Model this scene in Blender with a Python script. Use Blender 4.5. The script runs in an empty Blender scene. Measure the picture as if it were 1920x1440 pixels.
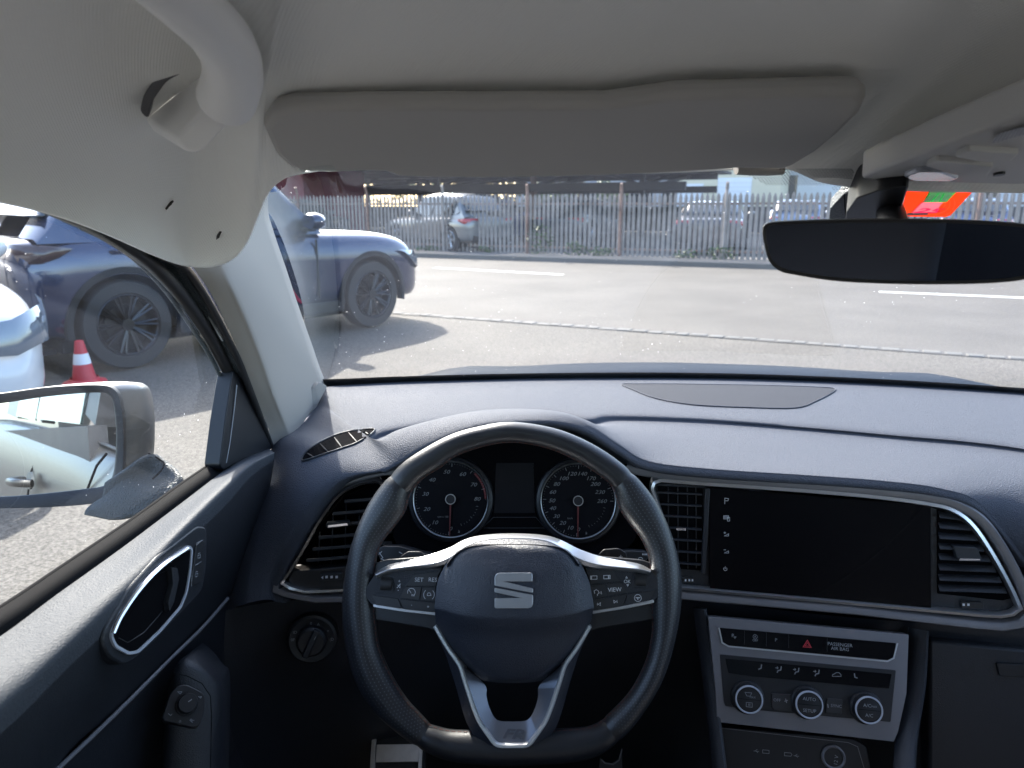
import bpy, bmesh, math, random
from mathutils import Vector, Matrix
random.seed(7)
S = bpy.context.scene
COL = S.collection
rad = math.radians

# ---------------------------------------------------------------- camera
FP = 1350.0
CAM = Vector((0, 0, 1.33))
YAW, PIT = rad(4), rad(-13.9)
FW = Vector((-math.sin(YAW) * math.cos(PIT), math.cos(YAW) * math.cos(PIT), math.sin(PIT)))
RT = Vector((math.cos(YAW), math.sin(YAW), 0))
UP = RT.cross(FW)
cd = bpy.data.cameras.new('camera')
cam = bpy.data.objects.new('camera', cd)
COL.objects.link(cam)
cam.matrix_world = Matrix.Translation(CAM) @ Matrix((RT, UP, -FW)).transposed().to_4x4()
cd.sensor_width = 36
cd.lens = FP / 1920 * 36
cd.clip_start = 0.02
cd.clip_end = 3000
cd.dof.use_dof = True
cd.dof.focus_distance = 0.92
cd.dof.aperture_fstop = 9.0
S.camera = cam

# ---------------------------------------------------------------- light
SUN_EL, SUN_AZ = rad(38.5), rad(31)          # azimuth: to the left of +Y
sun_dir = Vector((-math.sin(SUN_AZ) * math.cos(SUN_EL), math.cos(SUN_AZ) * math.cos(SUN_EL), math.sin(SUN_EL)))
ld = bpy.data.lights.new('sun', 'SUN')
ld.energy = 2.7
ld.angle = rad(0.55)
ld.color = (1.0, 0.93, 0.85)
lo = bpy.data.objects.new('sun', ld)
lo.rotation_euler = sun_dir.to_track_quat('Z', 'Y').to_euler()
COL.objects.link(lo)
W = bpy.data.worlds.new('World')
S.world = W
W.use_nodes = True
nt = W.node_tree
sky = nt.nodes.new('ShaderNodeTexSky')
sky.sky_type = 'NISHITA'
sky.sun_disc = False
sky.sun_elevation = SUN_EL
sky.sun_rotation = -SUN_AZ
sky.dust_density = 2.2
bg = nt.nodes['Background']
nt.links.new(sky.outputs[0], bg.inputs[0])
bg.inputs[1].default_value = 0.15
S.view_settings.view_transform = 'Standard'
S.view_settings.look = 'None'
S.view_settings.exposure = 2.57
S.cycles.use_denoising = True
S.cycles.max_bounces = 12
S.cycles.transparent_max_bounces = 16
S.cycles.diffuse_bounces = 6
S.cycles.sample_clamp_indirect = 6

# ---------------------------------------------------------------- pixel helpers (photo pixels -> points at a real distance)
def ray(x, y): return FW + RT * ((x - 960) / FP) + UP * ((720 - y) / FP)
def PY(x, y, v):
    d = ray(x, y); return CAM + d * (v / d.y)
def PX(x, y, v):
    d = ray(x, y); return CAM + d * (v / d.x)
def PZ(x, y, v):
    d = ray(x, y); return CAM + d * ((v - CAM.z) / d.z)

class Fr:
    """flat working frame: o origin, u right, v up, n towards the cabin"""
    def __init__(s, o, u, n):
        s.o = Vector(o); s.n = Vector(n).normalized()
        s.u = (Vector(u) - s.n * Vector(u).dot(s.n)).normalized()
        s.v = s.n.cross(s.u)
    def uv(s, x, y, h=0.0):
        d = ray(x, y); o = s.o + s.n * h
        t = (o - CAM).dot(s.n) / d.dot(s.n)
        q = CAM + d * t - o
        return (q.dot(s.u), q.dot(s.v))
    def px(s, x, y, h=0.0):
        a = s.uv(x, y, h); return s.pt(a[0], a[1], h)
    def pt(s, a, b, h=0.0): return s.o + s.u * a + s.v * b + s.n * h
def frame(o, cant=0.0, tilt=0.0):
    """plane facing the driver; cant>0 turns it to face left, tilt>0 leans it back"""
    c, t = rad(cant), rad(tilt)
    u = Vector((math.cos(c), -math.sin(c), 0))
    n = Vector((-math.sin(c) * math.cos(t), -math.cos(c) * math.cos(t), math.sin(t)))
    return Fr(o, u, n)

def cr(p0, p1, p2, p3, t):
    return 0.5 * ((2 * p1) + (p2 - p0) * t + (2 * p0 - 5 * p1 + 4 * p2 - p3) * t * t + (3 * p1 - p0 - 3 * p2 + p3) * t * t * t)
def spline(pts, k=6, closed=False):
    pts = [Vector(p) for p in pts]
    n = len(pts); out = []
    m = n if closed else n - 1
    for i in range(m):
        if closed: a, b, c, d = pts[i - 1], pts[i], pts[(i + 1) % n], pts[(i + 2) % n]
        else:
            b, c = pts[i], pts[i + 1]
            a = pts[i - 1] if i > 0 else b * 2 - c
            d = pts[i + 2] if i + 2 < n else c * 2 - b
        for j in range(k): out.append(cr(a, b, c, d, j / k))
    if not closed: out.append(pts[-1])
    return out
def roundpoly(pts, r, seg=4, closed=True):
    """2-D/3-D polyline with corners rounded by radius r (number or list)"""
    pts = [Vector(p) for p in pts]; n = len(pts); out = []
    for i in range(n):
        p = pts[i]
        if not closed and i in (0, n - 1): out.append(p); continue
        a, b = pts[i - 1], pts[(i + 1) % n]
        rr = r[i] if isinstance(r, (list, tuple)) else r
        d1, d2 = (a - p), (b - p)
        m = min(rr, d1.length * .48, d2.length * .48)
        if m < 1e-6: out.append(p); continue
        q1, q2 = p + d1.normalized() * m, p + d2.normalized() * m
        for j in range(seg + 1):
            t = j / seg
            out.append(q1 * (1 - t) ** 2 + p * 2 * t * (1 - t) + q2 * t * t)
    return out

# ---------------------------------------------------------------- mesh building
class MB:
    def __init__(s): s.v = []; s.f = []; s.m = []; s.cm = 0; s.uv = {}
    def add(s, vs, fs):
        o = len(s.v); s.v += [Vector(p) for p in vs]
        for f in fs: s.f.append([o + i for i in f]); s.m.append(s.cm)
        return s
    def grid(s, rows, cu=False, cv=False, flip=False, uv=None):
        """rows: list of equal-length point lists"""
        r, c = len(rows), len(rows[0]); fs = []
        for i in range(r if cv else r - 1):
            for j in range(c if cu else c - 1):
                a, b = i * c + j, i * c + (j + 1) % c
                i2 = (i + 1) % r
                d, e = i2 * c + j, i2 * c + (j + 1) % c
                fs.append([a, d, e, b] if flip else [a, b, e, d])
        return s.add([p for row in rows for p in row], fs)
    def prism(s, fr, uvs, h0, h1, back=True, taper=0.0):
        n = len(uvs)
        cx = sum(p[0] for p in uvs) / n; cy = sum(p[1] for p in uvs) / n
        a = [fr.pt(p[0], p[1], h0) for p in uvs]
        b = [fr.pt(cx + (p[0] - cx) * (1 - taper), cy + (p[1] - cy) * (1 - taper), h1) for p in uvs]
        ar = sum(uvs[i][0] * uvs[(i + 1) % n][1] - uvs[(i + 1) % n][0] * uvs[i][1] for i in range(n))
        fs = []
        for i in range(n):
            j = (i + 1) % n
            fs.append([i, j, n + j, n + i] if ar > 0 else [j, i, n + i, n + j])
        top = list(range(n, 2 * n)); bot = list(range(n - 1, -1, -1))
        if ar < 0: top.reverse(); bot.reverse()
        fs.append(top)
        if back: fs.append(bot)
        return s.add(a + b, fs)
    def pprism(s, fr, pxs, h0, h1, r=0.0, seg=4, taper=0.0):
        """prism whose front outline is given in photo pixels on the frame's plane at height h1"""
        uv = [Vector((*fr.uv(x, y, h1), 0)) for x, y in pxs]
        if r: uv = roundpoly(uv, r, seg)
        return s.prism(fr, [(p.x, p.y) for p in uv], h0, h1, taper=taper)
    def ringprism(s, fr, outer, inner, h0, h1):
        """band between two loops with equal counts (uv)"""
        rows = [[fr.pt(p[0], p[1], h0) for p in outer], [fr.pt(p[0], p[1], h1) for p in outer],
                [fr.pt(p[0], p[1], h1) for p in inner], [fr.pt(p[0], p[1], h0) for p in inner]]
        return s.grid(rows, cu=True, cv=True)
    def box(s, c, d, rot=None):
        c = Vector(c); vs = []
        for x in (-.5, .5):
            for y in (-.5, .5):
                for z in (-.5, .5):
                    p = Vector((x * d[0], y * d[1], z * d[2]))
                    if rot: p = rot @ p
                    vs.append(c + p)
        return s.add(vs, [[0, 1, 3, 2], [4, 6, 7, 5], [0, 4, 5, 1], [2, 3, 7, 6], [0, 2, 6, 4], [1, 5, 7, 3]])
    def fbox(s, fr, u0, u1, v0, v1, h0, h1):
        return s.prism(fr, [(u0, v0), (u1, v0), (u1, v1), (u0, v1)], h0, h1)
    def tube(s, path, r, seg=10, closed=False, cap=True, flat=1.0, nrm=None):
        path = [Vector(p) for p in path]; n = len(path); rows = []
        ref = Vector(nrm) if nrm is not None else None
        prev = None
        for i, p in enumerate(path):
            if closed: t = path[(i + 1) % n] - path[i - 1]
            else: t = path[min(i + 1, n - 1)] - path[max(i - 1, 0)]
            t.normalize()
            if ref is not None: a = ref - t * ref.dot(t)
            elif prev is None:
                a = t.orthogonal()
            else: a = prev - t * prev.dot(t)
            a.normalize(); prev = a; b = t.cross(a)
            rr = r[i] if isinstance(r, (list, tuple)) else r
            rows.append([p + (a * math.cos(2 * math.pi * k / seg) * flat + b * math.sin(2 * math.pi * k / seg)) * rr for k in range(seg)])
        s.grid(rows, cu=True, cv=closed, flip=True)
        if cap and not closed:
            o = len(s.v) - n * seg
            s.f.append([o + k for k in range(seg)]); s.m.append(s.cm)
            s.f.append([o + (n - 1) * seg + k for k in range(seg - 1, -1, -1)]); s.m.append(s.cm)
        return s
    def sweep(s, fr, path, prof, closed=False, cap=True):
        """sweep a (side, height) profile along a uv path lying on frame fr"""
        path = [Vector((p[0], p[1])) for p in path]; n = len(path); rows = []
        for i, p in enumerate(path):
            if closed: t1, t2 = (p - path[i - 1]), (path[(i + 1) % n] - p)
            else:
                t2 = (path[i + 1] - p) if i < n - 1 else (p - path[i - 1])
                t1 = (p - path[i - 1]) if i > 0 else t2
            t1 = t1.normalized(); t2 = t2.normalized()
            t = (t1 + t2).normalized()
            k = 1 / max(.5, t.dot(t2))
            nn = Vector((-t.y, t.x)) * k
            rows.append([fr.pt(p.x + nn.x * a, p.y + nn.y * a, h) for a, h in prof])
        s.grid(rows, cu=True, cv=closed, flip=False)
        if cap and not closed:
            m = len(prof); o = len(s.v) - n * m
            s.f.append([o + k for k in range(m - 1, -1, -1)]); s.m.append(s.cm)
            s.f.append([o + (n - 1) * m + k for k in range(m)]); s.m.append(s.cm)
        return s
    def lathe(s, fr, prof, c=(0, 0), seg=32):
        """revolve (radius, height) about frame normal at uv c"""
        rows = [[fr.pt(c[0] + r * math.cos(2 * math.pi * k / seg), c[1] + r * math.sin(2 * math.pi * k / seg), h) for k in range(seg)] for r, h in prof]
        return s.grid(rows, cu=True, flip=False)
    def text(s, fr, body, a, b, size, h=0.0005, th=0.0, shear=0.0, rot=0.0, align='CENTER', sx=1.0):
        cu = bpy.data.curves.new('t', 'FONT'); cu.body = body; cu.size = size
        cu.align_x = align; cu.align_y = 'CENTER'; cu.shear = shear; cu.resolution_u = 2
        cu.extrude = 0; cu.offset = size * th
        ob = bpy.data.objects.new('t', cu); COL.objects.link(ob)
        me = bpy.data.meshes.new_from_object(ob.evaluated_get(bpy.context.evaluated_depsgraph_get()))
        cr_, sr = math.cos(rot), math.sin(rot)
        vs = [fr.pt(a + (v.co.x * cr_ * sx - v.co.y * sr), b + (v.co.x * sr * sx + v.co.y * cr_), h) for v in me.vertices]
        s.add(vs, [list(p.vertices) for p in me.polygons])
        bpy.data.objects.remove(ob); bpy.data.curves.remove(cu); bpy.data.meshes.remove(me)
        return s
    def line(s, fr, pts, w, h=0.0005, closed=False):
        return s.sweep(fr, pts, [(-w / 2, h - .0002), (-w / 2, h), (w / 2, h), (w / 2, h - .0002)][::-1], closed=closed)
    def build(s, name, mat, parent=None, smooth=True, bevel=0.0, seg=2, sub=0, solid=0.0, ang=35, kind=None, org=None, weld=True):
        o0 = Vector(org) if org is not None else (origin_of(parent) if parent else Vector((0, 0, 0)))
        me = bpy.data.meshes.new(name)
        me.from_pydata([tuple(p - o0) for p in s.v], [], s.f)
        ml = mat if isinstance(mat, (list, tuple)) else [mat]
        for m in ml: me.materials.append(m)
        for p, mi in zip(me.polygons, s.m): p.material_index = mi
        me.validate(); me.update()
        ob = bpy.data.objects.new(name, me); COL.objects.link(ob)
        if parent: ob.parent = parent
        elif org is not None: ob.location = o0
        ORG[ob.name] = o0
        if weld:
            bm = bmesh.new(); bm.from_mesh(me); bmesh.ops.remove_doubles(bm, verts=bm.verts, dist=1e-6); bm.to_mesh(me); bm.free()
        if solid:
            m = ob.modifiers.new('solid', 'SOLIDIFY'); m.thickness = solid; m.offset = -1
        if bevel:
            m = ob.modifiers.new('bevel', 'BEVEL'); m.width = bevel; m.segments = seg; m.limit_method = 'ANGLE'; m.angle_limit = rad(30)
            m.harden_normals = False
        if sub:
            m = ob.modifiers.new('sub', 'SUBSURF'); m.levels = m.render_levels = sub
        if smooth:
            for p in me.polygons: p.use_smooth = True
            try: me.set_sharp_from_angle(angle=rad(ang))
            except Exception: pass
        if kind: ob['kind'] = kind
        return ob

ORG = {}
def origin_of(o): return ORG[o.name]
def thing(name, label, cat, loc, group=None):
    o = bpy.data.objects.new(name, None); COL.objects.link(o)
    o.empty_display_size = .05
    o.location = loc; ORG[o.name] = Vector(loc)
    return tag(o, label, cat, group)
def tag(o, label, cat, group=None, kind=None):
    o['label'] = label; o['category'] = cat
    if group: o['group'] = group
    if kind: o['kind'] = kind
    return o
def recalc(ob):
    bm = bmesh.new(); bm.from_mesh(ob.data); bmesh.ops.recalc_face_normals(bm, faces=bm.faces); bm.to_mesh(ob.data); bm.free(); return ob
def circ(c, r, n=32, a0=0.0, a1=360.0, ry=None):
    ry = ry or r
    full = abs(a1 - a0 - 360) < 1e-6
    m = n if full else n + 1
    return [(c[0] + r * math.cos(rad(a0 + (a1 - a0) * k / n)), c[1] + ry * math.sin(rad(a0 + (a1 - a0) * k / n))) for k in range(m)]

# ---------------------------------------------------------------- materials
def newmat(name):
    m = bpy.data.materials.new(name); m.use_nodes = True
    return m, m.node_tree.nodes, m.node_tree.links, m.node_tree.nodes['Principled BSDF']
def M(name, col, rough=.5, metal=0.0, spec=.5, coat=0.0, grain=None, var=0.0, vscale=6.0, sheen=0.0, dust=0.0, aniso=None):
    """grain=(kind, scale, strength[, distance])"""
    m, N, L, B = newmat(name)
    B.inputs['Base Color'].default_value = (*col, 1)
    B.inputs['Roughness'].default_value = rough
    B.inputs['Metallic'].default_value = metal
    B.inputs['Specular IOR Level'].default_value = spec
    B.inputs['Coat Weight'].default_value = coat
    B.inputs['Sheen Weight'].default_value = sheen
    tc = N.new('ShaderNodeTexCoord')
    if var:
        n = N.new('ShaderNodeTexNoise'); n.inputs['Scale'].default_value = vscale; n.inputs['Detail'].default_value = 5
        L.new(tc.outputs['Object'], n.inputs['Vector'])
        r = N.new('ShaderNodeMapRange'); r.inputs[1].default_value = .3; r.inputs[2].default_value = .7
        r.inputs[3].default_value = 1 - var; r.inputs[4].default_value = 1 + var
        L.new(n.outputs[0], r.inputs[0])
        x = N.new('ShaderNodeMix'); x.data_type = 'RGBA'; x.blend_type = 'MULTIPLY'; x.inputs[0].default_value = 1
        x.inputs[6].default_value = (*col, 1); L.new(r.outputs[0], x.inputs[7]); L.new(x.outputs[2], B.inputs['Base Color'])
        r2 = N.new('ShaderNodeMapRange'); r2.inputs[1].default_value = .3; r2.inputs[2].default_value = .7
        r2.inputs[3].default_value = max(.02, rough * (1 - var)); r2.inputs[4].default_value = min(1, rough * (1 + var))
        L.new(n.outputs[0], r2.inputs[0]); L.new(r2.outputs[0], B.inputs['Roughness'])
    if grain:
        kind, sc, st = grain[:3]; dist = grain[3] if len(grain) > 3 else .0004
        if kind == 'leather':
            t = N.new('ShaderNodeTexVoronoi'); t.feature = 'DISTANCE_TO_EDGE'; t.inputs['Scale'].default_value = sc
            n2 = N.new('ShaderNodeTexNoise'); n2.inputs['Scale'].default_value = sc * .6; n2.inputs['Detail'].default_value = 2
            mx = N.new('ShaderNodeMix'); mx.data_type = 'VECTOR'; mx.inputs[0].default_value = .006 * 300 / sc
            L.new(tc.outputs['Object'], n2.inputs['Vector'])
            L.new(tc.outputs['Object'], mx.inputs[4]); L.new(n2.outputs['Color'], mx.inputs[5]); L.new(mx.outputs[1], t.inputs['Vector'])
            mr = N.new('ShaderNodeMapRange'); mr.inputs[1].default_value = 0; mr.inputs[2].default_value = .35
            L.new(t.outputs['Distance'], mr.inputs[0]); src = mr.outputs[0]
        elif kind == 'noise':
            t = N.new('ShaderNodeTexNoise'); t.inputs['Scale'].default_value = sc; t.inputs['Detail'].default_value = 6
            L.new(tc.outputs['Object'], t.inputs['Vector']); src = t.outputs[0]
        elif kind == 'weave':
            w1 = N.new('ShaderNodeTexWave'); w1.inputs['Scale'].default_value = sc; w1.bands_direction = 'DIAGONAL'
            w2 = N.new('ShaderNodeTexWave'); w2.inputs['Scale'].default_value = sc; w2.bands_direction = 'Y'
            L.new(tc.outputs['Object'], w1.inputs['Vector']); L.new(tc.outputs['Object'], w2.inputs['Vector'])
            a = N.new('ShaderNodeMath'); a.operation = 'MULTIPLY'; L.new(w1.outputs['Fac'], a.inputs[0]); L.new(w2.outputs['Fac'], a.inputs[1]); src = a.outputs[0]
        b = N.new('ShaderNodeBump'); b.inputs['Strength'].default_value = st; b.inputs['Distance'].default_value = dist
        L.new(src, b.inputs['Height']); L.new(b.outputs[0], B.inputs['Normal'])
    return m
def glass_mat(name, tint=(.93, .96, .95), rough=0.0, specks=0.0, dust=0.0):
    m, N, L, B = newmat(name); N.remove(B)
    out = N['Material Output']
    tr = N.new('ShaderNodeBsdfTransparent'); tr.inputs[0].default_value = (*tint, 1)
    gl = N.new('ShaderNodeBsdfGlossy'); gl.inputs['Roughness'].default_value = rough
    gl.inputs[0].default_value = (.95, .97, 1, 1)
    fr = N.new('ShaderNodeFresnel'); ge = N.new('ShaderNodeNewGeometry')
    io = N.new('ShaderNodeMapRange'); io.inputs[3].default_value = 1.52; io.inputs[4].default_value = 1 / 1.52
    L.new(ge.outputs['Backfacing'], io.inputs[0]); L.new(io.outputs[0], fr.inputs['IOR'])      # same reflectance from both sides of the pane
    mx = N.new('ShaderNodeMixShader'); L.new(fr.outputs[0], mx.inputs[0]); L.new(tr.outputs[0], mx.inputs[1]); L.new(gl.outputs[0], mx.inputs[2])
    last = mx
    if specks or dust:
        tc = N.new('ShaderNodeTexCoord'); df = N.new('ShaderNodeBsdfDiffuse'); df.inputs[0].default_value = (.8, .8, .8, 1)
        tl = N.new('ShaderNodeBsdfTranslucent'); tl.inputs[0].default_value = (.85, .85, .85, 1)
        ad = N.new('ShaderNodeMixShader'); ad.inputs[0].default_value = .6
        L.new(df.outputs[0], ad.inputs[1]); L.new(tl.outputs[0], ad.inputs[2])
        vo = N.new('ShaderNodeTexVoronoi'); vo.inputs['Scale'].default_value = 75
        L.new(tc.outputs['Object'], vo.inputs['Vector'])
        no = N.new('ShaderNodeTexNoise'); no.inputs['Scale'].default_value = 5; L.new(tc.outputs['Object'], no.inputs['Vector'])
        th = N.new('ShaderNodeMapRange'); th.inputs[1].default_value = .35; th.inputs[2].default_value = .75; th.inputs[3].default_value = 0; th.inputs[4].default_value = .085
        L.new(no.outputs[0], th.inputs[0])
        lt = N.new('ShaderNodeMath'); lt.operation = 'LESS_THAN'; L.new(vo.outputs['Distance'], lt.inputs[0]); L.new(th.outputs[0], lt.inputs[1])
        n3 = N.new('ShaderNodeTexNoise'); n3.inputs['Scale'].default_value = 9; n3.inputs['Detail'].default_value = 8; L.new(tc.outputs['Object'], n3.inputs['Vector'])
        mr = N.new('ShaderNodeMapRange'); mr.inputs[1].default_value = .35; mr.inputs[2].default_value = .8; mr.inputs[3].default_value = dust * .4; mr.inputs[4].default_value = dust
        L.new(n3.outputs[0], mr.inputs[0])
        ml = N.new('ShaderNodeMath'); ml.operation = 'MULTIPLY_ADD'; ml.inputs[1].default_value = specks
        L.new(lt.outputs[0], ml.inputs[0]); L.new(mr.outputs[0], ml.inputs[2])
        m2 = N.new('ShaderNodeMixShader'); L.new(ml.outputs[0], m2.inputs[0]); L.new(mx.outputs[0], m2.inputs[1]); L.new(ad.outputs[0], m2.inputs[2]); last = m2
    L.new(last.outputs[0], out.inputs[0])
    return m

m_pad = M('dash_soft_plastic', (.056, .062, .079), .68, spec=.14, grain=('leather', 400, .9, .0006), var=.05, vscale=9)
m_panel = M('dark_plastic', (.012, .014, .019), .5, grain=('leather', 500, .4, .0004), var=.06)
m_black = M('black_plastic', (.007, .008, .011), .45, grain=('noise', 500, .1))
m_gloss = M('gloss_black', (.003, .003, .004), .22, spec=.12)
m_void = M('dark_cavity', (.004, .004, .005), .9, spec=.02)
m_rubber = M('black_rubber', (.014, .014, .015), .55, var=.15, vscale=30)
m_satin = M('satin_grey_trim', (.17, .168, .18), .42, metal=.3, grain=('noise', 300, .03), var=.04)
m_alu = M('satin_aluminium_trim', (.52, .53, .55), .3, metal=.9, grain=('noise', 260, .03))
m_chrome = M('bright_trim', (.72, .74, .78), .16, metal=1.0)
m_leather = M('smooth_leather', (.012, .0135, .017), .36, spec=.55, grain=('leather', 650, .25, .0003), var=.12, vscale=25)
m_hub = M('airbag_cover', (.019, .023, .034), .42, spec=.5, grain=('leather', 520, .55, .0004), var=.04)
m_key = M('button_plastic', (.02, .021, .024), .38)
m_mark = M('printed_white', (.62, .63, .65), .5)
m_markdim = M('printed_grey', (.26, .27, .29), .5)
m_dim = M('dial_print', (.17, .175, .185), .5)
m_red = M('printed_red', (.55, .03, .05), .5)
m_stitch = M('red_brown_thread', (.16, .06, .045), .7)
m_liner = M('roof_lining_fabric', (.80, .80, .765), .9, spec=.15, sheen=.25, grain=('weave', 190, .55, .0005), var=.02, vscale=4)
m_visor = M('visor_vinyl', (.40, .388, .365), .7, spec=.3, grain=('noise', 900, .12), var=.02)
m_pillar = M('pillar_plastic', (.29, .268, .238), .6, spec=.35, grain=('noise', 1200, .12))
m_handle = M('handle_plastic', (.80, .80, .79), .5, spec=.4, grain=('noise', 900, .06))
m_mirror = M('mirror_silvering', (.88, .9, .92), .01, metal=1.0)
m_dimmirror = M('dimmed_mirror', (.13, .14, .17), .02, metal=1.0)
m_silver = M('silver_car_paint', (.028, .029, .030), .38, metal=.3, coat=.15, grain=('noise', 2000, .02))
m_grey_pl = M('textured_grey_plastic', (.05, .06, .066), .5, grain=('leather', 260, .8, .001))
m_carpet = M('black_carpet', (.01, .01, .011), .95, grain=('noise', 700, .8, .002))
m_windscreen = glass_mat('windscreen_glass', specks=.75, dust=.007)
m_sideglass = glass_mat('side_window_glass', tint=(.9, .94, .94), specks=.75, dust=.012)
# ================================================================ CABIN SHELL
def sm(x): x = max(0, min(1, x)); return x * x * (3 - 2 * x)
def in_poly(x, y, P_):
    c = False; n = len(P_)
    for i in range(n):
        x1, y1 = P_[i]; x2, y2 = P_[i - 1]
        if (y1 > y) != (y2 > y) and x < (x2 - x1) * (y - y1) / (y2 - y1) + x1: c = not c
    return c
def dist_poly(x, y, P_):
    d = 1e9; n = len(P_)
    for i in range(n):
        x1, y1 = P_[i]; x2, y2 = P_[i - 1]; dx, dy = x2 - x1, y2 - y1
        t = max(0, min(1, ((x - x1) * dx + (y - y1) * dy) / (dx * dx + dy * dy + 1e-9)))
        d = min(d, math.hypot(x - x1 - t * dx, y - y1 - t * dy))
    return d

# ---- roof lining
def wsx(px, py):               # point on the left edge of the windscreen opening
    for k in range(2000):
        y = .55 + k * .0004
        p = PY(px, py, y)
        if p.x < -.45 + .06 * (1.305 - y): return p
    return PY(px, py, 1.3)
edge = [Vector((-.43, -.9, 1.30)), Vector((-.43, -.4, 1.345)), Vector((-.43, 0, 1.362)), PX(-420, 352, -.425), PX(-180, 352, -.422), PX(0, 378, -.42), PX(110, 405, -.42), PX(200, 438, -.42), PX(290, 478, -.42),
        PX(345, 497, -.42), PY(395, 500, .80), PY(435, 484, .80), PY(462, 452, .78), PY(484, 400, .745), PY(500, 362, .715), PY(520, 340, .70),
        PY(552, 326, .69), PY(640, 315, .69), PY(760, 316, .70), PY(900, 320, .705), PY(1050, 324, .705), PY(1250, 322, .705), PY(1400, 316, .70), PY(1480, 316, .70),
        PY(1556, 343, .70), PY(1700, 356, .695), PY(1920, 360, .68), PY(2150, 366, .665), PY(2400, 376, .64), PY(2600, 390, .61)]
top = [(-.22, -.9), (-.22, -.4), (-.22, 0), (-.22, .15), (-.22, .25), (-.21, .32), (-.205, .35), (-.20, .38), (-.19, .41),
       (-.18, .43), (-.175, .44), (-.17, .445), (-.165, .45), (-.16, .45), (-.15, .45), (-.14, .45),
       (-.13, .45), (-.10, .45), (-.05, .455), (.0, .46), (.06, .46), (.13, .46), (.19, .46), (.23, .46), (.27, .46), (.33, .455), (.42, .45), (.51, .44), (.60, .42), (.68, .40)]
ZC = 1.462
E_ = spline(edge, 24); T_ = spline([Vector((a, b, ZC)) for a, b in top], 24)
RECESS = [(500, 240), (516, 219), (547, 211), (700, 208), (900, 208), (1130, 207), (1200, 198), (1260, 189), (1400, 185), (1560, 181), (1606, 181), (1616, 192),
          (1600, 217), (1560, 252), (1520, 284), (1482, 304), (1462, 330), (1300, 345), (760, 340), (600, 330), (556, 318), (522, 288)]
rows = []
NR = 110
def projpx(p):
    q = p - CAM; z = q.dot(FW)
    if z < .05: return None
    return (960 + FP * q.dot(RT) / z, 720 - FP * q.dot(UP) / z)
for j in range(NR + 1):
    t = j / NR; a = t * math.pi / 2; row = []
    for i, (e, c) in enumerate(zip(E_, T_)):
        hx = .72 * (1 - math.cos(a)) + .28 * t; hz = .72 * math.sin(a) + .28 * t
        side = sm((e.x + .42) / .1)          # 0 on the door side, 1 on the header: the header is flatter
        hx2 = .30 * (1 - math.cos(a)) + .70 * t; hz2 = .30 * math.sin(a) + .70 * t
        hx = hx * (1 - side) + hx2 * side; hz = hz * (1 - side) + hz2 * side
        p = Vector((e.x + (c.x - e.x) * hx, e.y + (c.y - e.y) * hx, e.z + (c.z - e.z) * hz))
        q = projpx(p)
        if q and in_poly(q[0], q[1], RECESS):
            d = dist_poly(q[0], q[1], RECESS)
            p = p + Vector((0, .012, .030)) * sm(d / 10)
        row.append(p)
    rows.append(row)
b = MB(); b.grid(rows, flip=True)
# rolled edge that turns up to the body at the openings
rows = [[e + Vector((-.004 if e.x < -.41 else 0, .004, -.001)) for e in E_], [e + Vector((-.018 if e.x < -.41 else 0, .006 if e.x < -.41 else .012, .012)) for e in E_]]
b.grid([E_] + rows)
b.add([(-.215, -1.6, ZC + .0005), (1.3, -1.6, ZC + .0005), (1.3, .47, ZC + .0005), (-.215, .47, ZC + .0005)], [[0, 1, 2, 3]])
rl = thing('roof_lining', 'light grey fabric roof lining curving down over the top of the windscreen pillar', 'roof lining', (.3, .2, 1.46))
b.build('lining_fabric', m_liner, rl, ang=60)
# two dark scuffs near the pillar
b = MB()
def scuff(px, py, ang, ln, w):
    p = None
    # find lining point along this ray
    best = None
    for row in ROWS_L:
        for q3 in row:
            q = projpx(q3)
            if q:
                d = (q[0] - px) ** 2 + (q[1] - py) ** 2
                if best is None or d < best[0]: best = (d, q3)
    return best[1]
ROWS_L = []
for j in range(0, NR + 1, 2):
    t = j / NR; a = t * math.pi / 2; row = []
    for i in range(0, len(E_), 2):
        e, c = E_[i], T_[i]
        side = sm((e.x + .42) / .1)
        hx = (.72 * (1 - math.cos(a)) + .28 * t) * (1 - side) + (.30 * (1 - math.cos(a)) + .70 * t) * side
        hz = (.72 * math.sin(a) + .28 * t) * (1 - side) + (.30 * math.sin(a) + .70 * t) * side
        row.append(Vector((e.x + (c.x - e.x) * hx, e.y + (c.y - e.y) * hx, e.z + (c.z - e.z) * hz)))
    ROWS_L.append(row)
m_scuff = M('dirt_scuff', (.045, .043, .042), .95)
for (px, py, ang, ln, w) in [(317, 384, 48, 26, 9), (411, 438, 62, 26, 8)]:
    q3 = scuff(px, py, ang, ln, w)
    dist = (q3 - CAM).dot(FW) - .004
    f = Fr(CAM + ray(px, py) * dist, RT, -FW)
    k = dist / FP
    a = rad(ang); pts = []
    for i in range(14):
        th = 2 * math.pi * i / 14
        rx, ry = ln / 2 * math.cos(th) * random.uniform(.75, 1.05), w / 2 * math.sin(th) * random.uniform(.4, 1.1)
        pts.append(((rx * math.cos(a) - ry * math.sin(a)) * k, (rx * math.sin(a) + ry * math.cos(a)) * k))
    b = MB(); b.prism(f, pts, -.0012, .0); b.build('scuff_mark', m_scuff, rl, bevel=.0003)

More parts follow.
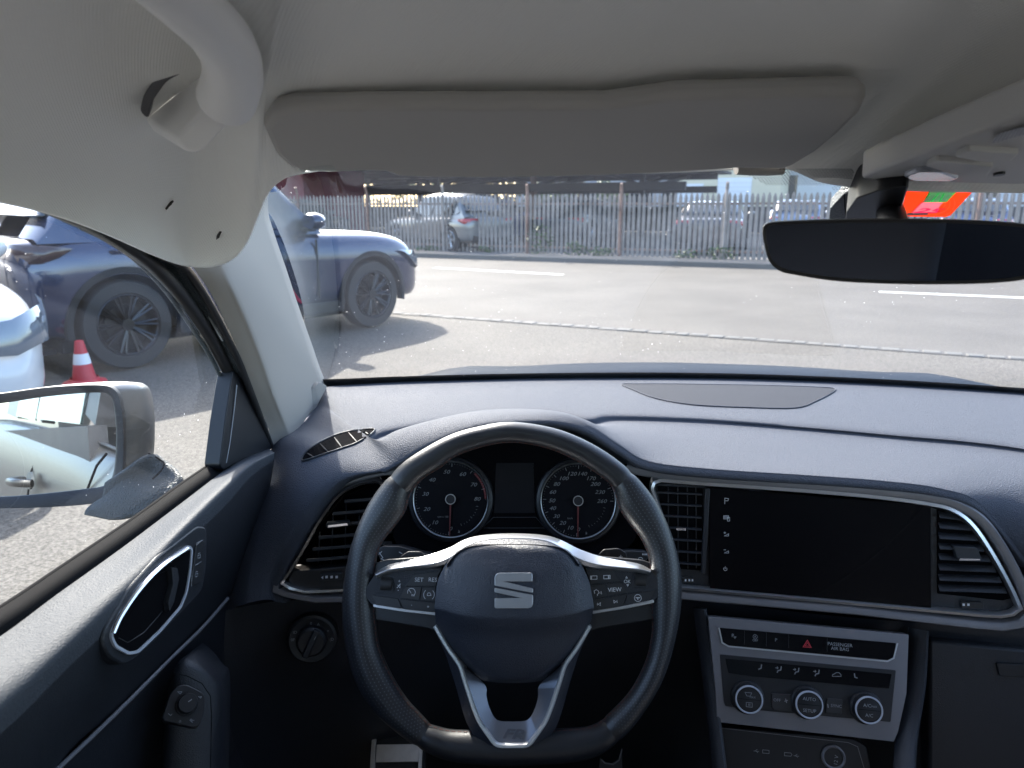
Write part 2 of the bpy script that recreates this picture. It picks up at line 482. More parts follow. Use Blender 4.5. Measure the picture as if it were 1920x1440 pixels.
# ---- sun visor: a padded slab lying in its recess
vp = [(494, 242), (512, 214), (545, 205), (700, 202), (900, 202), (1130, 201), (1200, 192), (1260, 183), (1400, 180), (1560, 176), (1612, 176), (1623, 190), (1612, 215), (1570, 256), (1530, 288), (1490, 312),
      (1470, 320), (1385, 318), (1340, 322), (1200, 329), (1050, 334), (900, 336), (800, 335), (748, 333), (722, 324), (690, 323), (620, 326), (572, 324), (541, 313), (515, 288)]
def visor_pt(px, py, lift=0.0):
    # visor plane: rises from the header backwards
    n = Vector((.0, -.13, -1)).normalized()
    o = Vector((0, .665, 1.3555 + lift))
    d = ray(px, py); t = (o - CAM).dot(n) / d.dot(n)
    return CAM + d * t
n = Vector((0, -.38, -1)).normalized()
fv = Fr(PY(1000, 334, .696), (1, 0, 0), n)
uv = [fv.uv(x, y) for x, y in vp]
b = MB(); b.prism(fv, uv, -.016, 0)
sv = thing('sun_visor', 'folded-up grey-beige driver sun visor lying in its recess above the windscreen', 'sun visor', fv.px(560, 300))
b.build('visor_panel', m_visor, sv, bevel=.006, seg=4, ang=80)
b = MB(); b.tube([PY(1380, 318, .685), PY(1400, 317, .688), PY(1440, 318, .69), PY(1470, 318, .69)], [.0045, .0055, .0055, .0045], seg=12)
b.build('hinge_pin', m_visor, sv)

# ---- grab handle (close to the camera, upper left)
gpath = [(-40, -330, .29), (100, -200, .325), (225, -95, .37), (335, -5, .42), (402, 55, .465), (432, 105, .50), (436, 150, .53), (425, 185, .55)]
gp = [PY(*p) for p in gpath]
# keep it hanging a little below / inside the lining
path = spline(gp, 8)
gh = thing('grab_handle', 'light grey plastic grab handle on the roof edge above the driver door', 'grab handle', gp[-1])
b = MB(); n_ = len(path)
rr = [.0385 * p.y for p in path]
b.tube(path, rr, seg=20, flat=1.0, nrm=(.3, -.3, -1))
b.build('grip', m_handle, gh, ang=70)
# square foot of the handle
FF_ = [(424, 152), (452, 100), (486, 112), (485, 150), (468, 188), (430, 232), (384, 281), (366, 288), (346, 284), (330, 258)]
b = MB()
rows = []
for k in range(4):
    t = k / 3
    rows.append([PY(x - 58 * t, y - 36 * t, .550 + .055 * t) for x, y in FF_])
b.grid(rows, cu=True); nF = len(FF_)
b.f.append(list(range(nF))); b.m.append(0); b.f.append(list(range(3 * nF, 4 * nF))[::-1]); b.m.append(0)
recalc(b.build('bracket', m_handle, gh, bevel=.007, seg=4, ang=60))
fo = Fr(PY(300, 170, .568), RT, Vector((.35, -.88, -.35)))
b = MB(); b.pprism(fo, [(262, 210), (268, 180), (296, 138), (340, 108), (362, 114), (356, 130), (312, 152), (284, 192), (278, 224)], -.02, .004, r=.005)
b.build('pivot_slot_shade', M('handle_shadow_plastic', (.10, .10, .105), .5), gh, bevel=.003)  # near-black piece paints in the shade of the slot beside the foot

# ---- windscreen pillar trim
L_ = [PY(345, 470, .80), PX(365, 505, -.424), PX(392, 545, -.426), PX(425, 610, -.428), PX(455, 680, -.43), PX(480, 745, -.43), PX(500, 795, -.43), PX(513, 836, -.43)]
M1 = [PY(410, 455, .83), PX(425, 495, -.405), PX(446, 545, -.405), PX(474, 610, -.407), PX(500, 680, -.409), PX(520, 740, -.411), PX(540, 790, -.415), PX(552, 818, -.42)]
R_ = [wsx(505, 345), wsx(503, 395), wsx(515, 440), wsx(537, 505), wsx(560, 575), wsx(583, 640), wsx(600, 690), wsx(613, 722)]
rows = []
for l, m_, r in zip(spline(L_, 6), spline(M1, 6), spline(R_, 6)):
    row = []
    q = (l * .42 + m_ * .58) + Vector((.004, -.004, 0)); q2 = m_ * .62 + r * .38 + Vector((.003, -.002, .003))
    row = spline([l, q, m_, q2, r], 4)
    rows.append(row)
pt = thing('pillar_trim', 'light grey plastic trim on the driver-side windscreen pillar', 'pillar trim', R_[-1])
b = MB(); b.grid(rows, flip=True)
# return towards the glass
rr_ = [r[-1] for r in rows]; b.grid([[p, p + Vector((-.02, .012, .006))] for p in rr_], flip=True)
recalc(b.build('trim_panel', m_pillar, pt, ang=60))
# ribbed foot of the trim
b = MB()
fpil = Fr(PX(592, 760, -.43), Vector((.35, 1, .0)), Vector((1, -.45, .15)))
b.pprism(fpil, [(552, 820), (556, 790), (578, 735), (600, 716), (614, 724), (577, 796), (563, 812)], -.01, .002, r=.004)
recalc(b.build('trim_foot', m_pillar, pt, bevel=.002))
b = MB()
for k in range(11):
    a0 = .35 + k * .085
    c0 = (572 + k * .6, 783 - k * 4.3)
    pts = []
    for j in range(7):
        t = j / 6
        x = 569 + k * 1.3 + t * (26 - k * 1.4); y = 778 - k * 4.6 - (22 - k * .6) * math.sin(t * 1.57)
        pts.append(fpil.uv(x, y, .0022))
    b.sweep(fpil, pts, [(-.0005, .0018), (0, .003), (.0005, .0018)][::-1], cap=False)
b.build('rib', m_pillar, pt)

# ---- windscreen glass
WT = [wsx(500, 360), PY(552, 318, .69), PY(760, 308, .702), PY(1050, 314, .707), PY(1400, 306, .703), PY(1700, 340, .697), PY(1920, 354, .683), PY(2150, 360, .667), PY(2600, 384, .612)]
WB = [PZ(603, 726, .997), PZ(640, 722, .997), PZ(760, 717, .997), PZ(1000, 711, .997), PZ(1300, 710, .997), PZ(1600, 719, .997), PZ(1920, 739, .997), PZ(2150, 762, .997), PZ(2420, 815, .997)]
WT[0] = WT[0] + Vector((-.012, 0, 0)); WB[0] = WB[0] + Vector((-.014, 0, 0))
rows = []
for j in range(25):
    t = j / 24; rows.append([a * (1 - t) + c * t + Vector((0, .012, .02)) * math.sin(math.pi * t) for a, c in zip(spline(WT, 6), spline(WB, 6))])
ws = thing('windscreen', 'raked curved windscreen glass with dust specks and dotted black border', 'windscreen', WB[0])
b = MB(); b.grid(rows)
recalc(b.build('glass', m_windscreen, ws, ang=180))
# black band and bottom seal
GL = rows
b = MB()
bot = [GL[-1][i] for i in range(len(GL[-1]))]; up1 = [GL[-2][i] * .85 + GL[-1][i] * .15 for i in range(len(GL[-1]))]
b.grid([[p + Vector((0, .006, .0008)) for p in up1], [p + Vector((0, .004, -.001)) for p in bot], [p + Vector((0, -.012, -.012)) for p in bot]])
b.build('lower_seal', m_black, ws)
# dotted shade band at the top around the mirror
b = MB()
from mathutils.bvhtree import BVHTree
_nc = len(GL[0])
bvg = BVHTree.FromPolygons([tuple(p) for r in GL for p in r], [[i * _nc + j, i * _nc + j + 1, (i + 1) * _nc + j + 1, (i + 1) * _nc + j] for i in range(len(GL) - 1) for j in range(_nc - 1)])
def glass_at(px, py):
    d = ray(px, py).normalized(); return bvg.ray_cast(CAM, d)[0] or PY(px, py, .74)
def glass_frame(p1, p2, p3, off):
    a_, c_, e_ = glass_at(*p1), glass_at(*p2), glass_at(*p3)
    n_ = (c_ - a_).cross(e_ - a_).normalized()
    if n_.z > 0: n_ = -n_
    return Fr((a_ + c_ + e_) / 3 + n_ * off, c_ - a_, n_)
fg = glass_frame((1640, 364), (1850, 366), (1740, 404), .002)
fgl = glass_frame((1400, 342), (1600, 350), (1500, 352), .0015)
for r_ in range(14):
    y = 318 + r_ * 2.9
    x0 = 1385 + r_ * 5.2 + (r_ % 2) * 3; 
    x = x0
    while x < 1600:
        if y < 349 or x > 1560:
            u, v = fgl.uv(x, y, .002); b.prism(fgl, circ((u, v), .00082 if r_ < 10 else .0006, 6), .0015, .002)
        x += 6
for r_ in range(14):
    y = 352 + r_ * 3.6
    x = 1600 + (r_ % 2) * 3 - r_ * 3
    while x < 1690:
        if y < 392 - (x - 1600) * .2:
            u, v = fg.uv(x, y, .002); b.prism(fg, circ((u, v), .0008, 6), .0015, .002)
        x += 6
o = b.build('dotted_band', m_black, ws, smooth=False); o['kind'] = 'stuff'
# mirror foot and sensor cover behind the interior mirror
sc_ = thing('sensor_cover', 'black plastic sensor and mirror mount cover stuck to the windscreen', 'sensor cover', fg.px(1640, 380))
b = MB(); b.pprism(fg, [(1584, 440), (1586, 400), (1606, 372), (1650, 356), (1704, 350), (1692, 385), (1686, 440)], -.001, .030, r=.004); b.build('cover_hump', m_black, sc_, bevel=.006, seg=4)
b = MB(); b.pprism(fg, [(1552, 440), (1556, 392), (1580, 366), (1610, 350), (1660, 346), (1640, 360), (1604, 378), (1590, 402), (1588, 440)], -.001, .010, r=.003); b.build('cover_shell', m_grey_pl, sc_, bevel=.003, seg=3)
b = MB(); b.line(fg, [fg.uv(1583, 362, .0105), fg.uv(1584, 385, .0105), fg.uv(1590, 440, .0105)], .0008, h=.011); b.build('cover_seam', m_void, sc_)

# ---- interior mirror
fm = Fr(PY(1690, 474, .56), Vector((1, -.16, .0)), Vector((-.26, -1, -.09)))
mo = [(1430, 428), (1440, 418), (1470, 415), (1560, 412), (1700, 411), (1830, 414), (1925, 421), (1960, 435), (1965, 480), (1950, 510), (1920, 524), (1850, 531), (1740, 533), (1640, 531), (1560, 526), (1490, 515), (1462, 508), (1442, 490), (1432, 455)]
mi = [(1437, 431), (1447, 422), (1473, 421), (1560, 418), (1700, 417), (1830, 420), (1920, 427), (1953, 439), (1957, 480), (1943, 505), (1916, 518), (1850, 525), (1740, 527), (1640, 525), (1562, 520), (1494, 509), (1467, 502), (1448, 487), (1438, 457)]
rm = thing('rear_view_mirror', 'wide black interior rear view mirror hanging in front of the windscreen', 'rear view mirror', fm.px(1690, 420))
so = spline([Vector((*fm.uv(x, y), 0)) for x, y in mo], 4, True); si = spline([Vector((*fm.uv(x, y), 0)) for x, y in mi], 4, True)
b = MB()
c0 = sum(so, Vector()) / len(so)
rows = []
for k, (sc, h) in enumerate([(.55, -.030), (.80, -.026), (.95, -.016), (1.0, -.006), (1.0, -.001), (.996, .0012)]):
    rows.append([fm.pt(c0.x + (p.x - c0.x) * sc, c0.y + (p.y - c0.y) * sc, h) for p in so])
rows.append([fm.pt(p.x, p.y, .0004) for p in si]); rows.append([fm.pt(p.x, p.y, -.001) for p in si])
b.grid(rows, cu=True); b.f.append(list(range(len(so)))[::-1]); b.m.append(0)
recalc(b.build('mirror_housing', m_rubber, rm, ang=50))
b = MB(); b.prism(fm, [(p.x, p.y) for p in si], -.003, -.0006)
b.build('mirror_glass', m_dimmirror, rm, smooth=False)
b = MB(); b.tube([fm.px(1680, 470, -.028), fm.px(1684, 440, -.05), fg.px(1670, 400, .03)], [.012, .010, .012], seg=14)
b.build('stem', m_black, rm)
def translucent(m, f=.6):
    N, L = m.node_tree.nodes, m.node_tree.links; B = N['Principled BSDF']; out = N['Material Output']
    t = N.new('ShaderNodeBsdfTranslucent'); t.inputs[0].default_value = B.inputs['Base Color'].default_value
    x = N.new('ShaderNodeMixShader'); x.inputs[0].default_value = f
    L.new(B.outputs[0], x.inputs[1]); L.new(t.outputs[0], x.inputs[2]); L.new(x.outputs[0], out.inputs[0]); return m
# ---- motorway toll sticker on the glass (inside face)
st = thing('toll_sticker', 'orange motorway toll sticker with pink 25 and green motorway sign on windscreen', 'sticker', fg.px(1760, 380, .003))
sp = [(1703, 350), (1832, 350), (1782, 404), (1772, 407), (1690, 405), (1692, 390)]
m_or = M('sticker_orange', (.95, .20, .015), .55, var=.04, vscale=60); pass
b = MB()
b.pprism(fg, [(1700, 357), (1744, 357), (1731, 379), (1727, 380), (1707, 401), (1706, 406), (1690, 405), (1692, 390)], .0012, .0022)
b.pprism(fg, [(1796, 357), (1826, 357), (1782, 404), (1772, 407), (1706, 406), (1707, 401), (1752, 399), (1768, 380), (1775, 379)], .0012, .0022)
b.build('sticker_sheet', translucent(m_or, .45), st, smooth=False)
b = MB(); b.pprism(fg, [(1744, 357), (1796, 357), (1775, 379), (1731, 379)], .0022, .0026); b.build('green_field', translucent(M('sticker_green', (.03, .50, .17), .5)), st, smooth=False)
b = MB()
b.pprism(fg, [(1745, 360), (1790, 360), (1787, 363), (1742, 363)], .0026, .003)
b.pprism(fg, [(1745, 364), (1758, 364), (1745, 378), (1732, 378)], .0026, .003); b.pprism(fg, [(1761, 364), (1768, 364), (1760, 378), (1748, 378)], .0026, .003)
b.pprism(fg, [(1771, 364), (1787, 364), (1774, 378), (1763, 378)], .0026, .003)
b.build('motorway_symbol', translucent(M('sticker_white', (.95, .95, .86), .5), .35), st, smooth=False)
b = MB(); b.pprism(fg, [(1727, 380), (1768, 380), (1752, 399), (1707, 401)], .0022, .0026); b.build('pink_field', translucent(M('sticker_pink', (.95, .30, .35), .5)), st, smooth=False)
b = MB(); a_ = fg.uv(1737, 390); 
b.text(fg, '25', a_[0], a_[1], .0175, h=.003, th=.03, shear=.4, sx=1.25); b.build('year_number', translucent(M('sticker_magenta', (.95, .06, .35), .5)), st, smooth=False)
b = MB(); b.pprism(fg, [(1702, 400), (1742, 399), (1739, 403), (1699, 404)], .0022, .0027); b.build('security_strip', m_satin, st, smooth=False)
b = MB()
for r_ in (14, 20, 26):
    b.line(fg, [fg.uv(1752 + r_ * 1.5 * math.cos(rad(t)), 376 - r_ * math.sin(rad(t))) for t in range(-75, 75, 10)], .0004, h=.0027)
b.build('security_rings', M('sticker_line', (.8, .45, .12), .5), st, smooth=False)

m_ohc = M('console_plastic', (.46, .455, .44), .6, spec=.3)
# ---- overhead console
foc = Fr(PY(1700, 320, .622), Vector((1, -.05, 0)), Vector((0, -.13, -1)))
oc = thing('overhead_console', 'light grey overhead console with reading lamp and switches beside the mirror', 'overhead console', foc.px(1800, 300))
b = MB(); b.pprism(foc, [(1610, 335), (1640, 322), (1760, 276), (1925, 216), (2200, 130), (2500, 330), (2300, 352), (1920, 346), (1700, 341)], -.02, .002, r=.01)
b.build('console_shell', m_ohc, oc, bevel=.004, seg=3)
b = MB(); b.pprism(foc, [(1692, 333), (1720, 322), (1765, 322), (1790, 331), (1800, 336), (1780, 341), (1710, 340)], -.01, .006, r=.006); b.build('lamp_lens', M('lamp_lens', (.35, .37, .42), .15, coat=.5), oc, bevel=.0025)
b = MB(); b.pprism(foc, [(1735, 312), (1755, 302), (1862, 313), (1850, 330), (1790, 328)], 0, .006, r=.003); b.build('switch', m_ohc, oc, bevel=.0015)
b = MB(); b.pprism(foc, [(1790, 295), (1815, 283), (1910, 289), (1895, 303), (1850, 305)], 0, .006, r=.003); b.build('switch', m_ohc, oc, bevel=.0015)
b = MB(); b.prism(foc, circ(foc.uv(1874, 319), .0035, 16, ry=.006), 0, .004); b.build('microphone', m_black, oc)
b = MB()
for k in range(16):
    x = 1862 + k * 8
    b.line(foc, [foc.uv(x, 268 - k * 2.2, .004), foc.uv(x + 12, 250 - k * 2.2, .004)], .0014, h=.0042)
b.build('grille_slot', m_satin, oc)
# ================================================================ DASHBOARD
SC = frame(PY(1540, 1030, .845), cant=6.5, tilt=9)
LV = Fr(PY(625, 1000, .865), (math.cos(rad(14)), math.sin(rad(14)), 0), (math.sin(rad(14)), -math.cos(rad(14)), .12))
CL = frame(PY(965, 940, .895), cant=-1, tilt=20)
CC = frame(PY(1515, 1262, .80), cant=5, tilt=24)

da = thing('dashboard', 'dark soft-grained dashboard below the windscreen with air vents and screen surround', 'dashboard', (.1, .9, .95))
O = [(425, 1150, 'x'), (440, 1060, 'x'), (458, 980, 'x'), (480, 910, 'x'), (503, 855, 'x'), (520, 824, 'x'), (556, 800, 'x'), (590, 765, 'x'), (606, 729, 'z'), (650, 722, 'z'), (750, 716, 'z'), (900, 712, 'z'), (1000, 709, 'z'), (1100, 708, 'z'), (1200, 708, 'z'), (1350, 709, 'z'), (1500, 713, 'z'), (1650, 719, 'z'), (1800, 728, 'z'), (1920, 736, 'z'), (2050, 749, 'z'), (2200, 775, 'z'), (2400, 880, 'z')]
I = [(516, 1128, .835), (510, 1092, .835), (540, 1022, .842), (586, 944, .85), (622, 906, .857), (655, 890, .862), (700, 882, .868), (722, 873, .872), (748, 858, .873), (790, 833, .873), (850, 807, .873), (905, 792, .873), (975, 786, .873), (1045, 787, .873), (1100, 802, .873), (1160, 838, .872), (1215, 868, .871), (1330, 882, .868), (1500, 893, .86), (1650, 904, .85), (1760, 918, .843), (1840, 948, .838), (1925, 1050, .83)]
N_ = len(O)
Tl = {8: (668, 815), 9: (715, 800), 10: (800, 787), 11: (880, 777), 12: (960, 770), 13: (1040, 771), 14: (1110, 779), 15: (1165, 774), 16: (1330, 780), 17: (1530, 795), 18: (1700, 810), 19: (1830, 821), 20: (1960, 840), 21: (2080, 880), 22: (2180, 980)}
rowsO, rA, rB, rC, rD, rI = [], [], [], [], [], []
for i in range(N_):
    o = O[i]; p = PX(o[0], o[1], -.432) if o[2] == 'x' else PZ(o[0], o[1], 1.0)
    q = PY(*I[i])
    rowsO.append(p); rI.append(q)
    if i in Tl:
        x, y = Tl[i]; a = PZ(x, y, 1.002)
        d = (q - a); d.z = 0; d.normalize()
        bb = a + d * .026 + Vector((0, 0, -.008))
        w_ = sm((i - 11) / 5); k_ = .85 + .09 * w_; zb0 = a.z - .008
        c = a * .45 + q * .55; c.z = (c.z + .010) * (1 - w_) + (zb0 + (q.z - zb0) * .5) * w_
        dd = a * (1 - k_) + q * k_; dd.z = (dd.z + .009) * (1 - w_) + (q.z + .0012) * w_
    else:
        bul = Vector((.012, -.012, .016))
        a = p * .72 + q * .28 + bul; bb = p * .6 + q * .4 + bul * 1.1; c = p * .35 + q * .65 + bul; dd = p * .12 + q * .88 + bul * .55
    rA.append(a); rB.append(bb); rC.append(c); rD.append(dd)
# lip: rolls over and tucks back under
rL = []; rK = []
for i in range(N_):
    x, y, d = I[i]
    if i < 7: off = Vector((.010, .004, -.004)); bk = Vector((.013, .02, -.01))
    else: off = Vector((0, -.0015, -.010)); bk = Vector((0, .03, -.018))
    rL.append(rI[i] + off); rK.append(rI[i] + bk)
ctrl = [rowsO, [p * .5 + q * .5 + Vector((0, 0, .002)) for p, q in zip(rowsO, rA)], rA, rB, rC, rD, rI, rL, rK]
cols = [spline(r, 6) for r in ctrl]
surf = []
for k in range(len(cols[0])):
    surf.append(spline([c[k] for c in cols], 6))
b = MB(); b.grid(surf, flip=False)
pad = recalc(b.build('dash_pad', m_pad, da, ang=75))
def pad_hit(px, py):
    d = ray(px, py)
    o = pad.matrix_world
    return CAM + d * t
from mathutils.bvhtree import BVHTree
bv = BVHTree.FromPolygons([tuple(p) for row in surf for p in row], [[i * len(surf[0]) + j, i * len(surf[0]) + j + 1, (i + 1) * len(surf[0]) + j + 1, (i + 1) * len(surf[0]) + j] for i in range(len(surf) - 1) for j in range(len(surf[0]) - 1)])
def hit(px, py):
    d = ray(px, py).normalized(); h = bv.ray_cast(CAM, d)
    if h[0] is None: return None, None
    n = h[1]
    if n.dot(d) > 0: n = -n
    return h[0], n
def on_pad(pxs, lift):
    out = []
    for x, y in pxs:
        p, n = hit(x, y)
        if p is None: p, n = PZ(x, y, 1.0), Vector((0, 0, 1))
        out.append(p + n * lift)
    return out

def conform(lo_px, up_px, n, m, lift):
    A_, B_ = spline([Vector((*p, 0)) for p in lo_px], n), spline([Vector((*p, 0)) for p in up_px], n)
    return [on_pad([(p.x + (q.x - p.x) * k / m, p.y + (q.y - p.y) * k / m) for p, q in zip(A_, B_)], lift) for k in range(m + 1)]
# speaker grille set into the pad
m_mesh, N, L, B = newmat('speaker_mesh'); B.inputs['Roughness'].default_value = .75; B.inputs['Specular IOR Level'].default_value = .08
tc = N.new('ShaderNodeTexCoord'); mp = N.new('ShaderNodeMapping'); mp.inputs['Rotation'].default_value = (0, 0, .78)
vo = N.new('ShaderNodeTexVoronoi'); vo.inputs['Scale'].default_value = 330; vo.inputs['Randomness'].default_value = 0; vo.voronoi_dimensions = '2D'
L.new(tc.outputs['Object'], mp.inputs[0]); L.new(mp.outputs[0], vo.inputs['Vector'])
rp = N.new('ShaderNodeMapRange'); rp.inputs[1].default_value = .28; rp.inputs[2].default_value = .4; L.new(vo.outputs['Distance'], rp.inputs[0])
mx = N.new('ShaderNodeMix'); mx.data_type = 'RGBA'; mx.inputs[6].default_value = (.008, .008, .01, 1); mx.inputs[7].default_value = (.045, .048, .058, 1)
L.new(rp.outputs[0], mx.inputs[0]); L.new(mx.outputs[2], B.inputs['Base Color'])
lo_ = [(1166, 721.5), (1185, 731), (1230, 748), (1300, 760), (1400, 765), (1490, 766), (1530, 753), (1567, 731.5)]
hi_ = [(1166, 721), (1200, 721), (1260, 721), (1330, 722), (1400, 723), (1480, 725), (1530, 727), (1567, 731)]
b = MB(); b.grid(conform(lo_, hi_, 6, 6, .0012)); recalc(b.build('speaker_grille', m_mesh, da, smooth=True))
b = MB(); b.tube(on_pad([(p.x, p.y) for p in spline([Vector((*p, 0)) for p in lo_ + hi_[::-1][1:-1]], 4, True)], .0012), .0009, seg=6, closed=True); b.build('grille_rim', m_pad, da)
# demister slot at the left
lo_ = [(567, 864), (580, 862), (610, 852), (640, 842), (672, 830), (703, 807)]
hi_ = [(567, 862), (575, 848), (600, 830), (636, 815), (670, 808), (702, 805)]
b = MB(); b.grid(conform(lo_, hi_, 4, 4, .0010)); recalc(b.build('demister_opening', m_void, da, smooth=False))
b = MB(); b.tube(on_pad([(p.x, p.y) for p in spline([Vector((*p, 0)) for p in lo_ + hi_[::-1][1:-1]], 4, True)], .0014), .0013, seg=8, closed=True); b.build('demister_rim', m_panel, da)
for (x0, y0, x1, y1) in [(577, 851, 590, 859), (600, 834, 616, 850), (627, 822, 641, 841), (654, 813, 669, 830), (677, 808, 692, 817)]:
    b = MB(); b.tube(on_pad([(x0, y0), ((x0 + x1) / 2, (y0 + y1) / 2), (x1, y1)], .0018), [.0005, .0011, .0007], seg=5); b.build('demister_vane', m_panel, da)

# ---- lower dash: everything dark beneath the trim
b = MB()
lo1 = [(395, 1150, .80), (516, 1128, .845), (640, 1120, .875), (760, 1095, .90), (960, 1080, .91), (1180, 1085, .90), (1300, 1120, .872), (1500, 1148, .862), (1700, 1166, .853), (1900, 1180, .845), (2000, 1150, .85)]
lo2 = [(395, 1300, .79), (516, 1290, .86), (640, 1290, .89), (760, 1290, .93), (960, 1290, .95), (1180, 1290, .93), (1290, 1290, .90), (1500, 1300, .90), (1720, 1290, .86), (1900, 1290, .84), (2000, 1290, .84)]
lo3 = [(380, 1480, .80), (516, 1480, .92), (640, 1480, 1.05), (760, 1480, 1.1), (960, 1480, 1.12), (1180, 1480, 1.05), (1290, 1480, .93), (1500, 1480, .93), (1740, 1480, .87), (1900, 1480, .86), (2000, 1480, .86)]
R = [spline([PY(*p) for p in r], 5) for r in (lo1, lo2, lo3)]
b.grid([spline([r[k] for r in R], 6) for k in range(len(R[0]))])
recalc(b.build('knee_panel', m_panel, da, ang=70))
# shaded recess wall behind the trim frames and cluster
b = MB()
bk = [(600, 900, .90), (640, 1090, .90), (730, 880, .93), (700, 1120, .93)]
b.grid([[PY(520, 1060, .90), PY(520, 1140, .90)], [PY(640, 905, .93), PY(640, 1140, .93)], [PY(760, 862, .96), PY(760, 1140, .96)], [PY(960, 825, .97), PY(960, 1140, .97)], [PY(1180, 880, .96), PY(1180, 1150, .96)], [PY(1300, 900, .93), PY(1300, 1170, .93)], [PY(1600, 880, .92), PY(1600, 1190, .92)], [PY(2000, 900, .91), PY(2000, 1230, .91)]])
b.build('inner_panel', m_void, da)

# ---- left vent frame
def uvs(fr, pts, h=0.0, k=5, closed=False):
    return [(p.x, p.y) for p in spline([Vector((*fr.uv(x, y, h), 0)) for x, y in pts], k, closed)]
so = [(745, 884), (715, 886), (662, 899), (618, 920), (582, 968), (548, 1030), (518, 1095)]
b = MB(); pth = uvs(LV, so) + [LV.uv(517, 1106), LV.uv(535, 1113), LV.uv(590, 1124), LV.uv(680, 1122)]
b.sweep(LV, pth, [(-.0052, -.02), (-.0052, .0), (-.003, .0028), (.003, .0028), (.0056, -.002), (.0056, -.02)])
recalc(b.build('vent_surround', m_satin, da, ang=50))
ch = [(722, 925), (716, 908), (700, 903), (668, 910), (634, 930), (600, 975), (566, 1035), (530, 1092)]
pth = [Vector((*LV.uv(x, y), 0)) for x, y in ch]
pth = [(p.x, p.y) for p in spline(pth, 5)] + [LV.uv(545, 1101), LV.uv(572, 1108), LV.uv(660, 1104)]
b = MB(); b.sweep(LV, pth, [(-.0026, -.02), (-.0026, .002), (-.0018, .0038), (.0014, .0030), (.0034, -.003), (.0034, -.02)])
recalc(b.build('vent_chrome', m_chrome, da, ang=50))
# vent interior: slats
b = MB()
def xl(y):   # left inner edge of the vent opening at height y
    pts = [(910, 690), (930, 650), (960, 622), (1000, 598), (1040, 577), (1075, 556), (1095, 545)]
    for (y0, x0), (y1, x1) in zip(pts, pts[1:]):
        if y <= y1: return x0 + (x1 - x0) * (y - y0) / (y1 - y0)
    return pts[-1][1]
vl = thing('air_vent', 'black slatted air vent at the left end of the dashboard behind the wheel rim', 'air vent', LV.px(640, 1000))
b.pprism(LV, [(700, 905), (645, 930), (600, 985), (560, 1050), (540, 1092), (560, 1102), (700, 1102), (740, 1000), (740, 905)], -.05, -.034)
b.build('duct_back', m_void, vl, smooth=False)
for y in (934, 957, 979, 1002, 1024, 1045, 1066):
    b = MB(); x0, x1 = xl(y + 3) + 2, 735
    a0, a1 = LV.uv(x0, y + 3, -.008), LV.uv(x1, y - (x1 - x0) * .085 + 3, -.008)
    du = Vector((a1[0] - a0[0], a1[1] - a0[1]))
    f = Fr(LV.pt(a0[0], a0[1], -.008), LV.u * du.x + LV.v * du.y, LV.n + LV.v * .35)
    b.fbox(f, 0, du.length, -.0045, .0, -.020, .0)
    b.build('slat', m_black, vl, bevel=.0007)
b = MB()
for x in (600, 625, 650, 675, 700):
    f = LV; a = LV.uv(x, 940, -.026); c = LV.uv(x - 4, 1075, -.026)
    if x < 640: a = LV.uv(x, 1000 if x < 620 else 965, -.026)
    b.add([f.pt(a[0], a[1], -.034), f.pt(a[0], a[1], -.022), f.pt(c[0], c[1], -.022), f.pt(c[0], c[1], -.034)], [[0, 1, 2, 3]])
b.build('vertical_vane', m_black, vl, solid=.0012)
b = MB(); b.pprism(LV, [(612, 981), (655, 977), (657, 987), (613, 992)], -.008, .001, r=.002); b.build('vent_tab', m_black, vl, bevel=.001)
b = MB(); b.pprism(LV, [(615, 985), (651, 981), (652, 985), (615, 989)], .001, .002, r=.0006); b.build('tab_trim', m_chrome, vl)
b = MB(); b.pprism(LV, [(548, 1072), (700, 1058), (700, 1098), (575, 1103), (546, 1094), (540, 1088)], -.03, -.004, r=.002); b.build('vent_sill', m_black, vl, bevel=.001)
b = MB(); b.pprism(LV, [(600, 1077), (642, 1074), (642, 1087), (602, 1090)], -.006, .0015, r=.002); w_ = b.build('thumb_wheel', m_rubber, vl, bevel=.001)
b = MB()
for k in range(3):
    x = 610 + k * 9.5; b.pprism(LV, [(x, 1080), (x + 4.5, 1079.5), (x + 4.5, 1084), (x, 1084.5)], .0014, .0019)
b.pprism(LV, [(602, 1083), (606, 1080), (606, 1086)], .0014, .0019); b.build('flow_marks', m_mark, vl, smooth=False)

# ---- centre / right frame: satin band, bright band
so = [(1175, 876), (1205, 884), (1240, 888), (1300, 896), (1500, 909), (1640, 921), (1745, 933), (1800, 948), (1845, 978), (1885, 1035), (1915, 1095), (1932, 1150)]
pth = uvs(SC, so) + [SC.uv(1915, 1170), SC.uv(1880, 1176), SC.uv(1830, 1172), SC.uv(1600, 1145), SC.uv(1290, 1118), SC.uv(1190, 1106)]
b = MB(); b.sweep(SC, pth, [(-.0066, -.02), (-.0060, .001), (-.004, .0032), (.003, .0032), (.0052, .0), (.0056, -.02)])
recalc(b.build('screen_surround', m_satin, da, ang=50))
ch = [(1245, 985), (1232, 945), (1222, 915), (1226, 903), (1240, 899), (1300, 904), (1500, 918), (1640, 930), (1745, 944), (1790, 957), (1825, 985), (1862, 1040), (1892, 1095), (1913, 1140)]
p1 = [Vector((*SC.uv(x, y), 0)) for x, y in ch]
pth = [(p.x, p.y) for p in roundpoly(p1[:5], .003, 3, closed=False)[:-1]] + [(p.x, p.y) for p in spline(p1[4:], 5)] + [SC.uv(1898, 1151), SC.uv(1875, 1155), SC.uv(1840, 1153), SC.uv(1600, 1131), SC.uv(1285, 1103), SC.uv(1240, 1099)]
b = MB(); b.sweep(SC, pth, [(-.0034, -.02), (-.0034, .002), (-.0022, .0045), (.0014, .0034), (.0036, -.003), (.0036, -.02)])
recalc(b.build('screen_chrome', m_alu, da, ang=50))
